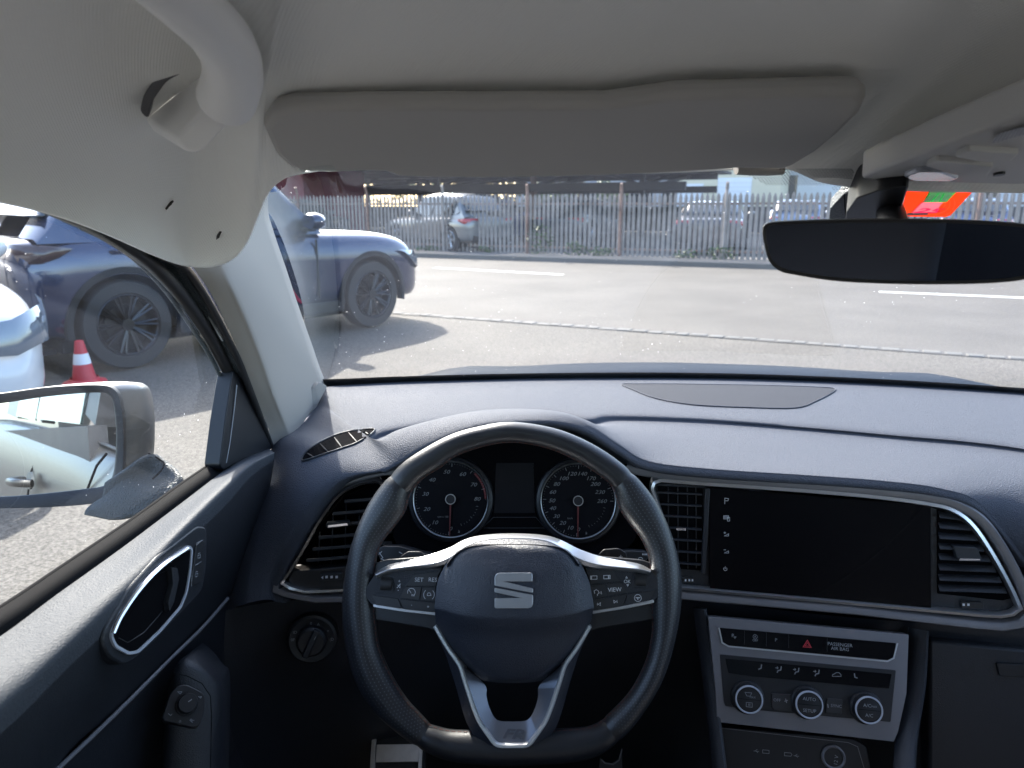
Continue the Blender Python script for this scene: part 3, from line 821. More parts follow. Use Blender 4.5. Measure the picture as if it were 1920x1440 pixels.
# shell around screen and vents (black)
b = MB(); b.pprism(SC, [(1228, 905), (1330, 912), (1345, 1106), (1248, 1100), (1236, 1000)], -.03, -.006); b.build('vent_bezel', m_panel, da, bevel=.001)
b = MB(); b.pprism(SC, [(1744, 950), (1790, 962), (1825, 990), (1862, 1045), (1892, 1100), (1908, 1138), (1875, 1149), (1744, 1140)], -.03, -.006); b.build('vent_bezel', m_panel, da, bevel=.001)

# centre vent, left of the screen
vc = thing('air_vent', 'black air vent with crossed vanes between the steering wheel and the screen', 'air vent', SC.px(1275, 990))
b = MB(); b.pprism(SC, [(1232, 911), (1318, 916), (1318, 1070), (1262, 1066)], -.006, -.0045, r=.001); b.build('duct_back', m_void, vc, smooth=False)
for k in range(7):
    y = 922 + k * 22
    b = MB(); b.pprism(SC, [(1230 + k * 5, y), (1316, y + 4), (1316, y + 7), (1230 + k * 5, y + 3)], -.005, .0005); b.build('slat', m_panel, vc, bevel=.0004)
for k, x in enumerate((1252, 1270, 1288, 1304)):
    b = MB(); b.pprism(SC, [(x, 914), (x + 2, 914), (x + 3, 1066), (x + 1, 1066)], -.005, -.003); b.build('vertical_vane', m_black, vc)
b = MB(); b.pprism(SC, [(1268, 990), (1286, 991), (1286, 995), (1268, 994)], 0, .002); b.build('tab_trim', m_chrome, vc)
b = MB(); b.pprism(SC, [(1278, 1082), (1300, 1083), (1302, 1094), (1278, 1094)], -.007, -.003, r=.002); b.build('thumb_wheel', m_rubber, vc, bevel=.001)
b = MB()
for x in (1284, 1291, 1297): b.pprism(SC, [(x, 1086), (x + 3, 1086), (x + 3, 1090), (x, 1090)], -.003, -.0026)
b.build('flow_marks', m_mark, vc, smooth=False)
b = MB(); b.fbox(SC, *[SC.uv(1318, 1000)[0], SC.uv(1327, 1000)[0]], SC.uv(1320, 1075)[1], SC.uv(1320, 915)[1], -.01, .0015); b.build('vent_frame', m_panel, vc, bevel=.001)

# right vent
vr = thing('air_vent', 'black air vent with broad slats and central tab right of the screen', 'air vent', SC.px(1830, 1050))
b = MB(); b.pprism(SC, [(1758, 954), (1792, 966), (1822, 996), (1850, 1040), (1880, 1090), (1895, 1122), (1880, 1126), (1758, 1113)], -.006, -.0045, r=.001); b.build('duct_back', m_void, vr, smooth=False)
def xr(y):
    pts = [(954, 1775), (975, 1806), (1000, 1825), (1040, 1850), (1080, 1872), (1120, 1892)]
    for (y0, x0), (y1, x1) in zip(pts, pts[1:]):
        if y <= y1: return x0 + (x1 - x0) * (y - y0) / (y1 - y0)
    return pts[-1][1]
for k in range(8):
    y = 960 + k * 19.5
    b = MB(); x1 = xr(y + 10)
    q = [(1760, y), (x1, y + 4), (x1, y + 13), (1760, y + 9)]
    uv = [SC.uv(a_, c_, -.002) for a_, c_ in q]
    vs = [SC.pt(*uv[0], -.0045), SC.pt(*uv[1], -.0045), SC.pt(*uv[2], .0025), SC.pt(*uv[3], .0025)]
    b.add(vs, [[0, 3, 2, 1]]); b.build('slat', m_panel, vr, solid=.0012, bevel=.0003)
b = MB(); b.pprism(SC, [(1788, 1024), (1832, 1027), (1842, 1050), (1795, 1048)], -.003, .007, r=.002); b.build('vent_tab', m_panel, vr, bevel=.0015)
b = MB(); b.pprism(SC, [(1800, 1047), (1838, 1048), (1838, 1051), (1798, 1051)], .006, .0085, r=.0005); b.build('tab_trim', m_chrome, vr)
b = MB(); b.pprism(SC, [(1801, 1128), (1843, 1129), (1846, 1142), (1804, 1141)], -.006, -.002, r=.002); b.build('thumb_wheel', m_rubber, vr, bevel=.001)
b = MB()
for x in (1805, 1814): b.pprism(SC, [(x, 1132), (x + 4, 1132), (x + 4, 1136), (x, 1136)], -.002, -.0015)
b.build('flow_marks', m_mark, vr, smooth=False)

# ---- touch screen
ts = thing('touch_screen', 'large black switched-off touch screen in the middle of the dashboard', 'screen', SC.px(1540, 1030))
b = MB(); b.pprism(SC, [(1329, 914), (1744, 948), (1746, 1141), (1331, 1105)], -.02, .001, r=.0012); b.build('screen_glass', m_gloss, ts, bevel=.0006, smooth=False)
b = MB()
def ln(fr, pts, w=.0005, h=.0016, closed=False): b.line(fr, [fr.uv(x, y, h) for x, y in pts], w, h=h, closed=closed)
ln(SC, [(1359, 945), (1359, 934), (1366, 935), (1365, 939), (1359, 939)])
ln(SC, [(1357, 967), (1366, 967), (1366, 973), (1357, 973)], closed=True); ln(SC, [(1357, 969), (1366, 969)]); ln(SC, [(1357, 971), (1366, 971)]); ln(SC, [(1364, 970), (1368, 970), (1368, 977), (1364, 977)], closed=True)
ln(SC, [(1358, 1005), (1366, 1001), (1366, 1005)], closed=True); ln(SC, [(1357, 999), (1361, 999)]); ln(SC, [(1359, 997), (1359, 1001)])
ln(SC, [(1358, 1037), (1366, 1033), (1366, 1037)], closed=True); ln(SC, [(1357, 1031), (1361, 1031)])
c_ = SC.uv(1360, 1067, .0016)
b.line(SC, circ(c_, .0021, 16, 125, 415), .0005, h=.0016); ln(SC, [(1360, 1062), (1360, 1067)])
b.build('touch_icons', m_mark, ts, smooth=False)

# ---- instrument cluster
ic = thing('instrument_cluster', 'dark instrument cluster with two round dials behind the steering wheel', 'instrument cluster', CL.px(965, 940))
b = MB(); b.pprism(CL, [(735, 1010), (755, 900), (800, 850), (880, 815), (965, 805), (1060, 818), (1130, 850), (1170, 895), (1195, 1010), (1150, 1050), (1080, 1085), (850, 1085), (780, 1055)], -.02, -.004, r=.01); b.build('cluster_face', m_void, ic, smooth=False)
# hood under the pad lip
hp = [(722, 885, .873), (750, 868, .873), (795, 843, .873), (850, 818, .873), (905, 803, .873), (975, 797, .873), (1045, 799, .873), (1100, 813, .873), (1160, 850, .872), (1215, 880, .871)]
H0 = spline([PY(*p) for p in hp], 5)
ctr = PY(965, 960, .89)
b = MB(); b.grid([[p for p in H0], [p * .9 + ctr * .1 + Vector((0, .035, -.002)) for p in H0], [p * .84 + ctr * .16 + Vector((0, .06, -.004)) for p in H0]], flip=True)
b.build('cluster_hood', m_panel, ic, ang=60)
b = MB(); b.pprism(CL, [(930, 868), (1000, 868), (1003, 962), (926, 962)], -.004, -.0025); b.build('display', M('display_glass', (.010, .010, .012), .4, spec=.1), ic, smooth=False)
b = MB(); 
for pts in ([(905, 990), (925, 970), (1005, 970), (1022, 990)], [(905, 990), (1022, 990)]): ln(CL, pts, .0008, -.002)
b.build('display_frame', m_panel, ic, smooth=False)
def dial(cx, cy, nums, red=None, sub='', extra=0):
    c = CL.uv(cx, cy)
    R_ = abs(CL.uv(cx + 70, cy)[0] - c[0])
    b = MB(); b.prism(CL, circ(c, R_ * .99, 56), -.004, -.0018); d = b.build('dial_face', M('dial_face', (.004, .004, .006), .6, spec=.1), ic, smooth=False)
    b = MB(); b.lathe(CL, [(R_ * .985, -.003), (R_ * .985, .001), (R_ * 1.005, .0016), (R_ * 1.03, .0), (R_ * 1.03, -.004)], c=c, seg=64); b.build('dial_ring', m_alu, d, ang=60)
    b = MB(); b.lathe(CL, [(R_ * 1.03, -.004), (R_ * 1.04, .003), (R_ * 1.12, .001), (R_ * 1.16, -.004)], c=c, seg=48); b.build('dial_cowl', m_black, d)
    b = MB()
    a0, a1 = -90, 90 + 0   # from bottom, clockwise, to the right
    for txt_, x, y in nums:
        u, v = CL.uv(x, y); b.text(CL, txt_, u, v, R_ * .145, h=-.0012, shear=.3, sx=1.2)
    ua, va = CL.uv(cx - 15, cy + 33); b.text(CL, sub, ua, va, R_ * .07, h=-.0012)
    b.build('numerals', m_dim, d, smooth=False)
    b = MB()
    for k in range(61):
        a = rad(-92 - k * 4.46); big = k % 8 == 0 if not extra else k % 5 == 0
        r0, r1 = R_ * .95, R_ * (.86 if big else .925)
        p0 = (c[0] + r0 * math.cos(a), c[1] + r0 * math.sin(a)); p1 = (c[0] + r1 * math.cos(a), c[1] + r1 * math.sin(a))
        b.line(CL, [p0, p1], .0007 if big else .0004, h=-.0012)
    for k in range(9):
        a = rad(-66 + k * 6.5); r0, r1 = R_ * .76, R_ * (.70 if k % 4 == 0 else .73)
        b.line(CL, [(c[0] + r0 * math.cos(a), c[1] + r0 * math.sin(a)), (c[0] + r1 * math.cos(a), c[1] + r1 * math.sin(a))], .0004, h=-.0012)
    b.build('tick_marks', m_dim, d, smooth=False)
    if red:
        b = MB(); b.line(CL, circ(c, R_ * .93, 20, 2, 48), R_ * .05, h=-.0013); b.build('red_zone', M('gauge_red', (.12, .01, .012), .5), d, smooth=False)
    b = MB(); b.prism(CL, [(c[0] - .0012, c[1]), (c[0] - .0005, c[1] - R_ * .97), (c[0] + .0005, c[1] - R_ * .97), (c[0] + .0012, c[1])], .0005, .0014); b.build('needle', M('needle_red', (.12, .02, .02), .5), d)
    b = MB(); b.prism(CL, circ(c, R_ * .12, 24), -.002, .003); b.build('needle_hub', m_black, d, bevel=.0005)
    b = MB(); b.lathe(CL, [(R_ * .118, .0028), (R_ * .118, .0036), (R_ * .138, .0036), (R_ * .138, .0005)], c=c, seg=32); b.build('hub_ring', m_alu, d)
    b = MB(); u, v = CL.uv(cx + 15, cy + 61); b.line(CL, [(u - .001, v - .001), (u + .001, v - .001), (u + .001, v + .001)], .0004, h=-.0012); b.line(CL, [(u, v - .001), (u, v + .002)], .0004, h=-.0012); b.build('gauge_symbol', m_markdim, d, smooth=False)
Z = lambda L_: [(t, 640 + x / 3, 780 + y / 3) for t, x, y in L_]
dial(845, 936, Z([('0', 612, 635), ('10', 523, 600), ('20', 478, 525), ('30', 470, 440), ('40', 508, 360), ('50', 590, 315), ('60', 680, 328), ('70', 742, 387), ('80', 762, 468)]), red=1, sub='rpm x 100')
dial(1084, 939, Z([('0', 1332, 640), ('10', 1285, 630), ('20', 1243, 603), ('30', 1208, 565), ('40', 1187, 520), ('50', 1183, 477), ('60', 1187, 429), ('80', 1210, 384), ('100', 1249, 352), ('120', 1295, 326), ('140', 1353, 326), ('170', 1402, 352), ('200', 1428, 384), ('230', 1453, 429), ('260', 1464, 480)]), sub='km/h', extra=1)

m_ring = M('pale_ring', (.5, .53, .6), .3, metal=.3)
# ---- climate and switch panel
cp = thing('climate_panel', 'grey climate control panel with three round knobs below the screen', 'control panel', CC.px(1515, 1270))
b = MB(); b.pprism(CC, [(1328, 1156), (1704, 1190), (1700, 1300), (1684, 1372), (1676, 1391), (1650, 1388), (1344, 1354), (1342, 1300)], -.02, 0, r=.001); b.build('fascia', m_satin, cp, bevel=.0012)
b = MB(); b.pprism(CC, [(1348, 1177), (1680, 1206), (1676, 1232), (1668, 1238), (1366, 1210), (1354, 1206)], -.006, .0012, r=.0015); kp = b.build('switch_row', m_gloss, cp, bevel=.0004, smooth=False)
b = MB(); b.line(CC, [CC.uv(x, y, .002) for x, y in [(1348, 1177), (1354, 1205), (1366, 1212), (1664, 1240), (1676, 1234), (1683, 1206)]], .0018, h=.002); b.build('row_trim', m_alu, cp)
b = MB()
for x in (1396, 1437, 1479, 1551):
    b = MB(); yy = 1177 + (x - 1348) * .088; ln(CC, [(x, yy + 1), (x, yy + 27)], .0004, .0014); b.build('switch_gap', m_panel, kp, smooth=False)
b = MB()
def tx(fr, s, x, y, sz, h=.0016, **k): u, v = fr.uv(x, y, h); b.text(fr, s, u, v, sz, h=h, **k)
tx(CC, 'P', 1374, 1192, .006); ln(CC, [(1376, 1194), (1380, 1194), (1378, 1197)], .0006, .0016, True)
b.line(CC, circ(CC.uv(1416, 1194, .0016), .0026, 16), .0004, h=.0016, closed=True); tx(CC, 'A', 1416, 1194, .004); tx(CC, 'OFF', 1416, 1201, .0038)
b.build('switch_lettering', m_markdim, kp, smooth=False); b = MB(); tx(CC, 'P', 1455, 1200, .0055); pass
b.build('switch_lettering', m_markdim, kp, smooth=False); b = MB(); tx(CC, 'PASSENGER', 1575, 1209, .0056); tx(CC, 'AIR BAG', 1575, 1217, .0056)
b.build('switch_lettering', m_markdim, kp, smooth=False)
b = MB(); 
ln(CC, [(1506, 1213), (1521, 1214), (1514, 1200.5)], .0008, .0016, True); ln(CC, [(1510, 1211), (1518, 1211.6), (1514, 1205)], .0006, .0016, True)
b.build('hazard_symbol', m_red, kp, smooth=False)
b = MB(); b.pprism(CC, [(1350, 1227), (1680, 1257), (1670, 1354), (1650, 1352), (1400, 1330), (1360, 1324), (1357, 1315)], -.006, .001, r=.0015); kb = b.build('control_plate', m_black, cp, bevel=.0004, smooth=False)
b = MB(); b.pprism(CC, [(1360, 1235), (1672, 1264), (1667, 1291), (1640, 1289), (1410, 1268), (1366, 1262)], .0005, .0018, r=.001); kr = b.build('button_row', m_gloss, cp, bevel=.0003, smooth=False)
b = MB()
for i_, x in enumerate((1425, 1461, 1494, 1532, 1569, 1605)):
    y = 1252 + (x - 1425) * .092
    if i_ in (0, 5):
        sgn = 1 if i_ == 0 else -1
        ln(CC, [(x + 3 * sgn, y - 6), (x + 2 * sgn, y + 1), (x - 3 * sgn, y + 3)], .0012, .0022)
    elif i_ == 4:
        ln(CC, [(x - 8, y + 3), (x - 8, y), (x - 4, y - 2), (x - 1, y - 4), (x + 4, y - 4), (x + 8, y), (x + 8, y + 3)], .0006, .0022, True)
    else:
        ln(CC, [(x + 4, y - 6), (x + 3, y + 1), (x - 2, y + 2), (x - 4, y + 6)], .0011, .0022)
        ln(CC, [(x - 7, y - 3), (x - 2, y - 3)], .0008, .0022); ln(CC, [(x - 4, y - 5.5), (x - 2, y - 3), (x - 4, y - 1)], .0006, .0022)
b.build('button_symbols', m_markdim, kr, smooth=False)
for x, y, ts_ in ((1405, 1312, 0), (1518, 1322, 1), (1630, 1332, 2)):
    c = CC.uv(x, y, .014); rk = abs(CC.uv(x + 27, y, .014)[0] - c[0])
    b = MB(); b.lathe(CC, [(rk * 1.2, .001), (rk * 1.16, .003), (rk * 1.02, .004), (rk * 1.0, .012), (rk * .93, .0138), (rk * .86, .0125), (rk * .8, .0128), (0, .013)], c=c, seg=48)
    k_ = b.build('knob', m_black, cp, ang=40)
    b = MB(); b.lathe(CC, [(rk * .86, .0128), (rk * .88, .0146), (rk * .95, .0146), (rk * .99, .0128)], c=c, seg=48); b.build('knob_ring', m_ring, k_, ang=60)
    b = MB(); b.line(CC, [(c[0] - rk * .8, c[1]), (c[0] + rk * .8, c[1])], .0004, h=.0133)
    b.build('knob_split', m_gloss, k_)
    b = MB()
    if ts_ == 0:
        b.line(CC, [(c[0] - .005, c[1] + .008), (c[0] + .003, c[1] + .008), (c[0] + .001, c[1] + .004), (c[0] - .003, c[1] + .004)], .0005, h=.0135, closed=True); b.text(CC, 'MAX', c[0] + .004, c[1] + .003, .0032, h=.0135)
        b.line(CC, [(c[0] - .0035, c[1] - .0035), (c[0] + .0035, c[1] - .0035), (c[0] + .0035, c[1] - .0085), (c[0] - .0035, c[1] - .0085)], .0005, h=.0135, closed=True); b.text(CC, 'III', c[0], c[1] - .006, .004, h=.0135)
    if ts_ == 1: b.text(CC, 'AUTO', c[0], c[1] + .0065, .0055, h=.0135); b.text(CC, 'SETUP', c[0], c[1] - .0068, .0055, h=.0135)
    if ts_ == 2: b.text(CC, 'A/C', c[0] - .002, c[1] + .005, .0055, h=.0135); b.text(CC, 'MAX', c[0] + .0055, c[1] + .0045, .003, h=.0135); b.text(CC, 'A/C', c[0], c[1] - .006, .0055, h=.0135)
    b.build('knob_lettering', m_markdim, k_, smooth=False)
b = MB(); b.pprism(CC, [(1447, 1300), (1484, 1303), (1484, 1334), (1452, 1331), (1447, 1324)], .001, .0026, r=.001); k1 = b.build('fan_button', m_key, cp, bevel=.0004)
b = MB(); b.pprism(CC, [(1551, 1309), (1580, 1312), (1578, 1339), (1548, 1336)], .001, .0026, r=.001); k2 = b.build('sync_button', m_key, cp, bevel=.0004)
b = MB(); tx(CC, 'OFF', 1457, 1313, .005, .003); ln(CC, [(1473, 1310), (1475, 1318)], .001, .003); ln(CC, [(1471, 1315), (1477, 1313)], .001, .003); b.build('fan_lettering', m_markdim, k1, smooth=False)
b = MB(); tx(CC, 'SYNC', 1568, 1324, .005, .003); ln(CC, [(1552, 1320), (1553, 1327)], .001, .003); b.build('sync_lettering', m_markdim, k2, smooth=False)

# ---- centre console below: pads either side, sockets
cs = thing('centre_console', 'black centre console with two USB ports and a 12 V socket', 'console', CC.px(1520, 1420))
b = MB(); b.tube(spline([PY(1312, 1140, .85), PY(1325, 1240, .83), PY(1338, 1345, .79), PY(1352, 1460, .74)], 6), .010, seg=12, flat=.5); b.build('console_edge', m_panel, cs)
b = MB(); b.tube(spline([PY(1722, 1180, .84), PY(1716, 1280, .81), PY(1700, 1380, .77), PY(1694, 1470, .72)], 6), .012, seg=12, flat=.5); b.build('console_edge', m_panel, cs)
F2 = Fr(CC.px(1500, 1400, -.012), CC.u, CC.n)
b = MB(); b.pprism(F2, [(1345, 1362), (1600, 1385), (1625, 1400), (1640, 1480), (1345, 1480)], -.02, 0, r=.004); b.build('socket_panel', m_black, cs, bevel=.0015)
b = MB(); b.line(F2, [F2.uv(x, y, .0005) for x, y in [(1345, 1364), (1590, 1392), (1608, 1400), (1620, 1440)]], .0007, h=.001); b.build('panel_line', m_satin, cs)
b = MB(); c = F2.uv(1562, 1419); b.lathe(F2, [(.014, 0), (.014, .003), (.0125, .004), (.011, .003), (.011, -.004)], c=c, seg=32); so_ = b.build('power_socket', m_satin, cs)
b = MB(); b.prism(F2, circ(c, .011, 28), -.01, .0018); b.build('socket_cap', m_rubber, so_, bevel=.0005)
b = MB(); b.text(F2, '12 V', c[0] + .003, c[1] - .003, .0062, h=.0023, rot=rad(82)); b.build('socket_lettering', m_markdim, so_, smooth=False)
b = MB(); ln(F2, [(1430, 1406), (1442, 1407), (1442, 1413), (1430, 1412)], .0005, .0006, True); ln(F2, [(1471, 1411), (1483, 1412), (1485, 1415), (1483, 1418), (1471, 1417)], .0005, .0006, True)
for x, y in ((1418, 1408), (1493, 1417)): ln(F2, [(x - 5, y), (x + 5, y + 1)], .0005, .0006); ln(F2, [(x - 2, y), (x + 2, y - 3)], .0004, .0006); ln(F2, [(x - 1, y), (x + 3, y + 3.5)], .0004, .0006)
b.build('usb_port', m_markdim, cs, smooth=False)
# glovebox side
gb = thing('glove_box', 'dark glove box lid at the lower right edge of the dashboard', 'glove box', PY(1850, 1300, .83))
fgb = frame(PY(1850, 1300, .815), cant=4, tilt=15)
b = MB(); b.pprism(fgb, [(1742, 1200), (2100, 1235), (2100, 1480), (1742, 1460)], -.03, 0, r=.006); b.build('lid', m_panel, gb, bevel=.004)
b = MB(); b.pprism(fgb, [(1868, 1243), (2000, 1250), (2000, 1275), (1874, 1268)], 0, .003, r=.003); b.build('latch', m_black, gb, bevel=.001)

# ---- light switch left of the column
fl = Fr(PY(585, 1198, .845), LV.u, LV.n + Vector((0, 0, .1)))
ls = thing('light_switch', 'round black headlamp rotary switch low on the left of the dashboard', 'switch', fl.px(585, 1198))
c = fl.uv(585, 1199); r_ = abs(fl.uv(632, 1199)[0] - c[0])
b = MB(); b.lathe(fl, [(r_ * 1.04, -.02), (r_, .001), (r_ * .9, .003), (r_ * .62, .001), (0, .0)], c=c, seg=48); b.build('switch_bezel', m_black, ls)
b = MB(); b.lathe(fl, [(r_ * .62, .0), (r_ * .6, .010), (r_ * .5, .013), (0, .013)], c=c, seg=40); kn = b.build('knob', m_black, ls, ang=40)
b = MB(); d_ = Vector((.45, .9)).normalized(); q_ = Vector((-d_.y, d_.x))
b.prism(fl, [(c[0] + (d_ * a + q_ * e_).x, c[1] + (d_ * a + q_ * e_).y) for a, e_ in ((-r_ * .6, -r_ * .14), (r_ * .6, -r_ * .14), (r_ * .6, r_ * .14), (-r_ * .6, r_ * .14))], .012, .019); b.build('knob_bar', m_panel, kn, bevel=.002)
b = MB(); ln(fl, [(589, 1200), (592, 1194)], .0008, .0195)
for s_, x, y in (('0', 583, 1169), ('A', 597, 1171), ('=', 615, 1183), ('(D', 622, 1199), ('ID', 553, 1186), ('0F', 549, 1200), ('*', 574, 1224)):
    tx(fl, s_, x, y, .0055, .0032)
b.build('switch_lettering', m_markdim, ls, smooth=False)
# ================================================================ STEERING WHEEL
WH = frame(PY(961, 1108, .704), cant=0, tilt=24)
sw = thing('steering_wheel', 'black leather flat-bottomed steering wheel with silver spokes and S-shaped emblem', 'steering wheel', WH.o)
Rout = [(961, 791), (900, 799), (840, 817), (773, 855), (740, 883), (706, 922), (680, 967), (660, 1020), (647, 1080), (642, 1140), (647, 1197), (660, 1258), (680, 1302), (707, 1338), (742, 1370), (782, 1399), (815, 1416), (850, 1427), (905, 1433), (961, 1435), (1018, 1433), (1075, 1428), (1112, 1420), (1145, 1402), (1180, 1370), (1212, 1328), (1240, 1280), (1258, 1230), (1272, 1170), (1278, 1120), (1276, 1070), (1262, 1010), (1238, 953), (1206, 908), (1165, 868), (1107, 830), (1040, 803)]
Rin = [(961, 830), (905, 838), (853, 857), (827, 877), (800, 893), (780, 912), (768, 932), (760, 960), (741, 987), (722, 1010), (709, 1035), (704, 1065), (702, 1100), (703, 1140), (706, 1172), (712, 1213), (733, 1262), (760, 1307), (786, 1336), (808, 1357), (840, 1367), (880, 1369), (961, 1370), (1057, 1366), (1107, 1361), (1135, 1343), (1180, 1297), (1210, 1240), (1221, 1192), (1222, 1160), (1220, 1110), (1218, 1065), (1214, 1038), (1200, 1008), (1180, 982), (1162, 956), (1154, 930), (1143, 907), (1107, 880), (1073, 860), (1023, 840)]
def polar(pts, n=180):
    uv = [WH.uv(x, y) for x, y in pts]
    uv = [(p.x, p.y) for p in spline([Vector((*p, 0)) for p in uv], 8, True)]
    out = []
    m = len(uv)
    for k in range(n):
        a = 2 * math.pi * k / n; d = Vector((math.cos(a), math.sin(a)))
        best = 0
        for i in range(m):
            p, q = Vector(uv[i - 1]), Vector(uv[i]); e = q - p
            den = d.x * e.y - d.y * e.x
            if abs(den) < 1e-12: continue
            t = (p.x * e.y - p.y * e.x) / den; s_ = (p.x * d.y - p.y * d.x) / den
            if t > 0 and -1e-6 <= s_ <= 1 + 1e-6: best = max(best, t)
        out.append(best)
    return out
NA = 240
ro, ri = polar(Rout, NA), polar(Rin, NA)
def rimpt(k, th, extra=0.0):
    """k angle index (float ok), th section angle: 0=outer edge, 90=front"""
    i = int(k) % NA; f = k - int(k)
    R0 = ro[i] * (1 - f) + ro[(i + 1) % NA] * f; r0 = ri[i] * (1 - f) + ri[(i + 1) % NA] * f
    a = 2 * math.pi * k / NA; c = (R0 + r0) / 2; w = (R0 - r0) / 2; hz = .0145 + max(0, w - .012) * .25
    rr = c + (w + extra) * math.cos(th)
    return WH.pt(rr * math.cos(a), rr * math.sin(a), (hz + extra) * math.sin(th))
def ang_of(px, py): u, v = WH.uv(px, py); return (math.degrees(math.atan2(v, u)) % 360) / 360 * NA
kR1, kL1 = ang_of(1175, 895), ang_of(742, 900)
kL2, kR2 = ang_of(795, 1378), ang_of(1148, 1372)
def rimseg(k0, k1):
    n = int(k1 - k0); rows = []
    for j in range(n + 1):
        k = k0 + (k1 - k0) * j / n
        e_ = -.0012 if j in (0, n) else (-.0003 if j in (1, n - 1) else 0)
        rows.append([rimpt(k % NA, 2 * math.pi * t / 20, e_) for t in range(20)])
    return rows
for nm, k0, k1 in (('rim_top', kR1, kL1), ('rim_grip', kL1, kL2), ('rim_bottom', kL2, kR2), ('rim_grip', kR2, kR1 + NA)):
    b = MB(); b.grid(rimseg(k0, k1), cu=True, flip=False)
    g_ = recalc(b.build(nm, m_leather, sw, ang=80))
    if nm == 'rim_grip':
        b = MB()
        nn_ = int((k1 - k0) * 1.15)
        for j in range(2, nn_ - 1):
            for t in range(0, 15):
                k = k0 + (k1 - k0) * (j + .5 * (t % 2)) / nn_
                th = rad(4 + t * 12.2)
                if 5 < t < 8 and 0: continue
                p = rimpt(k % NA, th, .00012); o = rimpt(k % NA, th, .004); nrm = (o - p).normalized()
                q = projpx(p)
                if nrm.dot((CAM - p).normalized()) < .05: continue
                f = Fr(p, nrm.orthogonal(), nrm)
                b.add([f.pt(.0007 * math.cos(rad(60 * i)), .0007 * math.sin(rad(60 * i))) for i in range(6)], [[0, 1, 2, 3, 4, 5]])
        o = b.build('perforation', M('perforation_hole', (.07, .075, .085), .5) if 'perforation_hole' not in bpy.data.materials else bpy.data.materials['perforation_hole'], g_, smooth=False); o['kind'] = 'stuff'
# seam stitching on the inner edge
b = MB()
for k in range(0, NA * 2):
    kk = k / 2
    if k % 3 == 2: continue
    b.tube([rimpt(kk, rad(163), .0003), rimpt(kk + .33, rad(163), .0003)], .00045, seg=5)
o = b.build('stitching', m_stitch, sw); o['kind'] = 'stuff'

def WP(x, y, h): return WH.px(x, y, h)
def patch(rowsd, k=5, l=5):
    R_ = [spline([WP(*p) for p in r], k) for r in rowsd]
    return [spline([r[i] for r in R_], l) for i in range(len(R_[0]))]
# spoke body: dark shell joining hub to rim on both sides
for s_ in (0, 1):
    mx_ = (lambda x: x) if s_ == 0 else (lambda x: 1924 - x)
    b = MB()
    b.pprism(WH, [(mx_(x), y) for x, y in [(668, 1120), (690, 1060), (720, 1050), (840, 1040), (840, 1190), (800, 1178), (700, 1162), (672, 1150)]], -.014, .001, r=.004)
    b.build('spoke', m_leather, sw, bevel=.004, seg=3)
# upper silver trim arching over the hub
top = [(702, 1075), (727, 1060), (768, 1050), (805, 1040), (840, 1028), (873, 1011), (907, 1003), (961, 1000), (1018, 1003), (1051, 1012), (1085, 1029), (1122, 1042), (1160, 1050), (1198, 1057), (1221, 1068)]
low = [(704, 1078), (729, 1068), (770, 1062), (807, 1058), (842, 1046), (873, 1024), (908, 1012), (961, 1009), (1016, 1012), (1050, 1025), (1082, 1046), (1118, 1058), (1158, 1063), (1198, 1067), (1220, 1072)]
low2 = [(706, 1082), (731, 1073), (772, 1067), (809, 1064), (840, 1056), (868, 1036), (905, 1020), (961, 1017), (1018, 1020), (1055, 1036), (1084, 1056), (1116, 1065), (1158, 1068), (1196, 1072), (1218, 1076)]
b = MB()
rows = [spline([WP(x, y, -.006) for x, y in top], 5), spline([WP(x, y, .010) for x, y in top], 5), spline([WP(x, y, .022) for x, y in low], 5), spline([WP(x, y, .020) for x, y in low2], 5), spline([WP(x, y + 3, .008) for x, y in low2], 5)]
b.grid(rows); recalc(b.build('upper_trim', m_alu, sw, ang=30, bevel=.0006))
# textured strip between the trim and the airbag cover
s1 = [(842, 1048), (872, 1026), (908, 1013), (961, 1010), (1016, 1013), (1050, 1026), (1082, 1048)]
s2 = [(838, 1056), (855, 1036), (884, 1022), (961, 1018), (1040, 1022), (1070, 1037), (1086, 1056)]
b = MB(); b.grid([spline([WP(x, y, .0215) for x, y in s1], 5), spline([WP(x, y + 2, .030) for x, y in s2], 5), spline([WP(x, y + 8, .026) for x, y in s2], 5)])
recalc(b.build('trim_strip', m_hub, sw))
